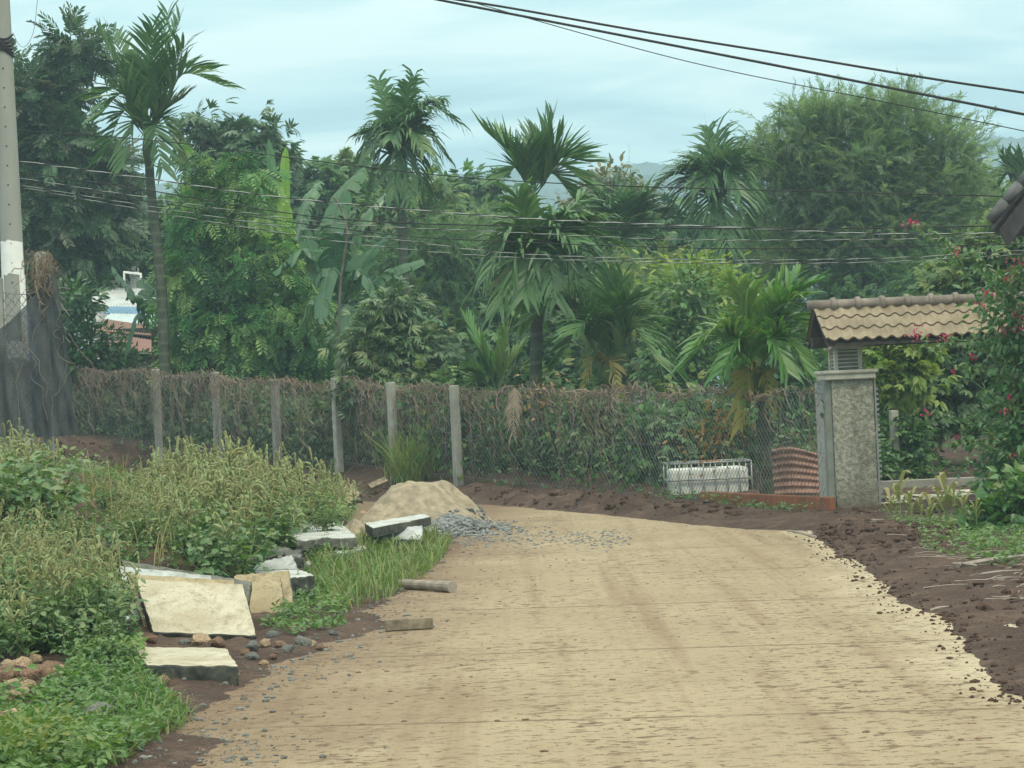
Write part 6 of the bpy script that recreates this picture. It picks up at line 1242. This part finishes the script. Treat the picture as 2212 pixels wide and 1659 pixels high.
n = 9000; x_ = -22 + 50 * rg.random(n); y_ = 52 + 50 * rg.random(n); k_ = sdist(x_, y_, np.vstack([FB[:, :2], [[-60, 60], [-60, 30], [8, 30]]])) > 3; cover("far_undergrowth", "shadowy undergrowth under the grove trees", np.stack([x_, y_], -1)[k_], .3, "grove_leaf", 1.6, seed=10)
q = inpoly([(1900, 1115), (2120, 1118), (2150, 1180), (2100, 1215), (2010, 1190), (1960, 1150)], 1500, 11, .05); cover("verge_weeds", "fresh light green weeds on the verge in front of the tiled yard", q, .06, "weed_leaf", .12, seed=11)
q = inpoly([(2060, 1150), (2220, 1120), (2220, 1210), (2150, 1215)], 1100, 12, .12); cover("verge_weeds", "green weeds on the verge at the foot of the bougainvillea", q, .07, "cover_leaf", .18, seed=12)
n = 420; s_ = .17 * rg.random(n); b_ = np.array([fence_at(k)[0] for k in s_]); o_ = -(.12 + .6 * rg.random(n)); q = np.stack([b_[:, 0] + fnr[0] * o_, b_[:, 1] + fnr[1] * o_], -1); cover("bank_weeds", "weeds growing along the front of the low red brick wall", q, .08, "cover_leaf", .22, seed=14)
def grass(name, label, pts, h, seed, mat="grass_blade", w=.007):
    rg = np.random.default_rng(seed); n = len(pts); z_ = HZ(pts[:, 0], pts[:, 1]); b_ = np.stack([pts[:, 0], pts[:, 1], z_ - .01], -1); th = rg.random(n) * 6.3; o_ = np.stack([np.cos(th), np.sin(th), th * 0], -1); l_ = h * (.3 + 1.1 * rg.random(n) ** 1.3)[:, None]; k_ = (.25 + 1.0 * rg.random(n))[:, None]
    p1 = b_ + (o_ * k_ * .3 + [0, 0, .55]) * l_; p2 = b_ + (o_ * k_ * .8 + [0, 0, .95]) * l_; p3 = b_ + (o_ * k_ * 1.5 + [0, 0, .95]) * l_ - [0, 0, .0]; sd_ = np.stack([-np.sin(th), np.cos(th), th * 0], -1)
    V = np.stack([b_ - sd_ * w, b_ + sd_ * w, p1 - sd_ * w, p1 + sd_ * w, p2 - sd_ * w * .7, p2 + sd_ * w * .7, p3 - sd_ * w * .1, p3 + sd_ * w * .1], 1); off = (np.arange(n) * 8)[:, None, None]; mb = MB()
    mb.add(V.reshape(-1, 3), (np.array([[0, 1, 3, 2], [2, 3, 5, 4], [4, 5, 7, 6]])[None] + off).reshape(-1, 4), np.repeat(.2 + .6 * rg.random(n), 8)); return tag(mb.build(name, MAT[mat]), label, "grass", kind='stuff')
q = inpoly([(690, 1310), (660, 1260), (700, 1210), (770, 1190), (830, 1165), (920, 1158), (972, 1172), (950, 1205), (900, 1250), (830, 1288), (750, 1312)], 3000, 21); grass("grass_strip", "strip of fresh green grass along the road's left edge in front of the slabs", q, .2, 21)
q = inpoly([(250, 1659), (330, 1600), (420, 1540), (360, 1500), (300, 1460), (200, 1560), (120, 1659)], 900, 22); grass("edge_grass", "short grass among the creeping weeds at bottom left", q, .11, 22, w=.005)
q = inpoly([(700, 1060), (770, 1085), (760, 1130), (700, 1130)], 500, 23); grass("heap_grass", "tufts of grass at the left foot of the sand heap", q, .45, 23)
b_ = np.array([P(px_, 1015, 49.5)[:2] for px_ in np.r_[rg.normal(885, 22, 260), rg.normal(945, 25, 130), rg.normal(820, 30, 120)]]); b_[:, 1] += rg.normal(size=len(b_)) * .3; grass("fence_grass", "tall bright grass tufts by the middle fence posts", b_[:260], .95, 24, w=.012)

rg = np.random.default_rng(91); n = 1500; yy = 21 + 14 * rg.random(n); cl = vn(yy * 1.1, rg.integers(0, 9, n) * 3.7, 2); xx = -2.7 - 4.6 * rg.random(n) - (yy < 24) * .9; k_ = (vn(xx * 1.6, yy * .9, 17) > .02) & (sdist(xx, yy, RP) > .7)
leafmat("pale_grass", [(0.09, 0.13, 0.05), (0.14, 0.17, 0.065), (0.2, 0.2, 0.09), (0.28, 0.25, 0.14)], 0.3, .6, .2)
grass("weed_grass", "pale arching grass blades growing between the weeds of the left bank", np.stack([xx, yy], -1)[k_], .55, 25, "pale_grass", .005)
# masts on the far ridge
for px_, t_, lab in ((1359, 312, "hair-thin radio mast on the far ridge right of the central palm"), (1691, 318, "thin radio mast on the far ridge left of the feathery tree")):
    a, b = P(px_, 378, 950), P(px_, t_, 950); o = thing("radio_mast", lab, "mast", a, "masts on the ridge"); mb = MB(); mb.add(*tube([a, b], [.22, .1], 4)); mb.build("pole", MAT["steel_grey"], o)

# ------------------------------------------------------------------ humid air
m = bpy.data.materials.new("humid_air"); m.use_nodes = True; t_ = m.node_tree; t_.nodes.clear(); oo = t_.nodes.new("ShaderNodeOutputMaterial"); pv = t_.nodes.new("ShaderNodeVolumePrincipled")
pv.inputs['Color'].default_value = (.6, .83, .98, 1); pv.inputs['Density'].default_value = 0.00095; t_.links.new(pv.outputs[0], oo.inputs['Volume'])
zt_ = max(v[2] for v in (P(2130, 270, 1000), P(2212, 290, 1000))) + 40
mb = MB(); mb.add(*box((0, 540, (zt_ - 3.5) / 2 - 1), (2400, 1200, zt_ + 6))); o = mb.build("haze", m); tag(o, "pale humid air between the grove and the ridge", "haze", kind='stuff')
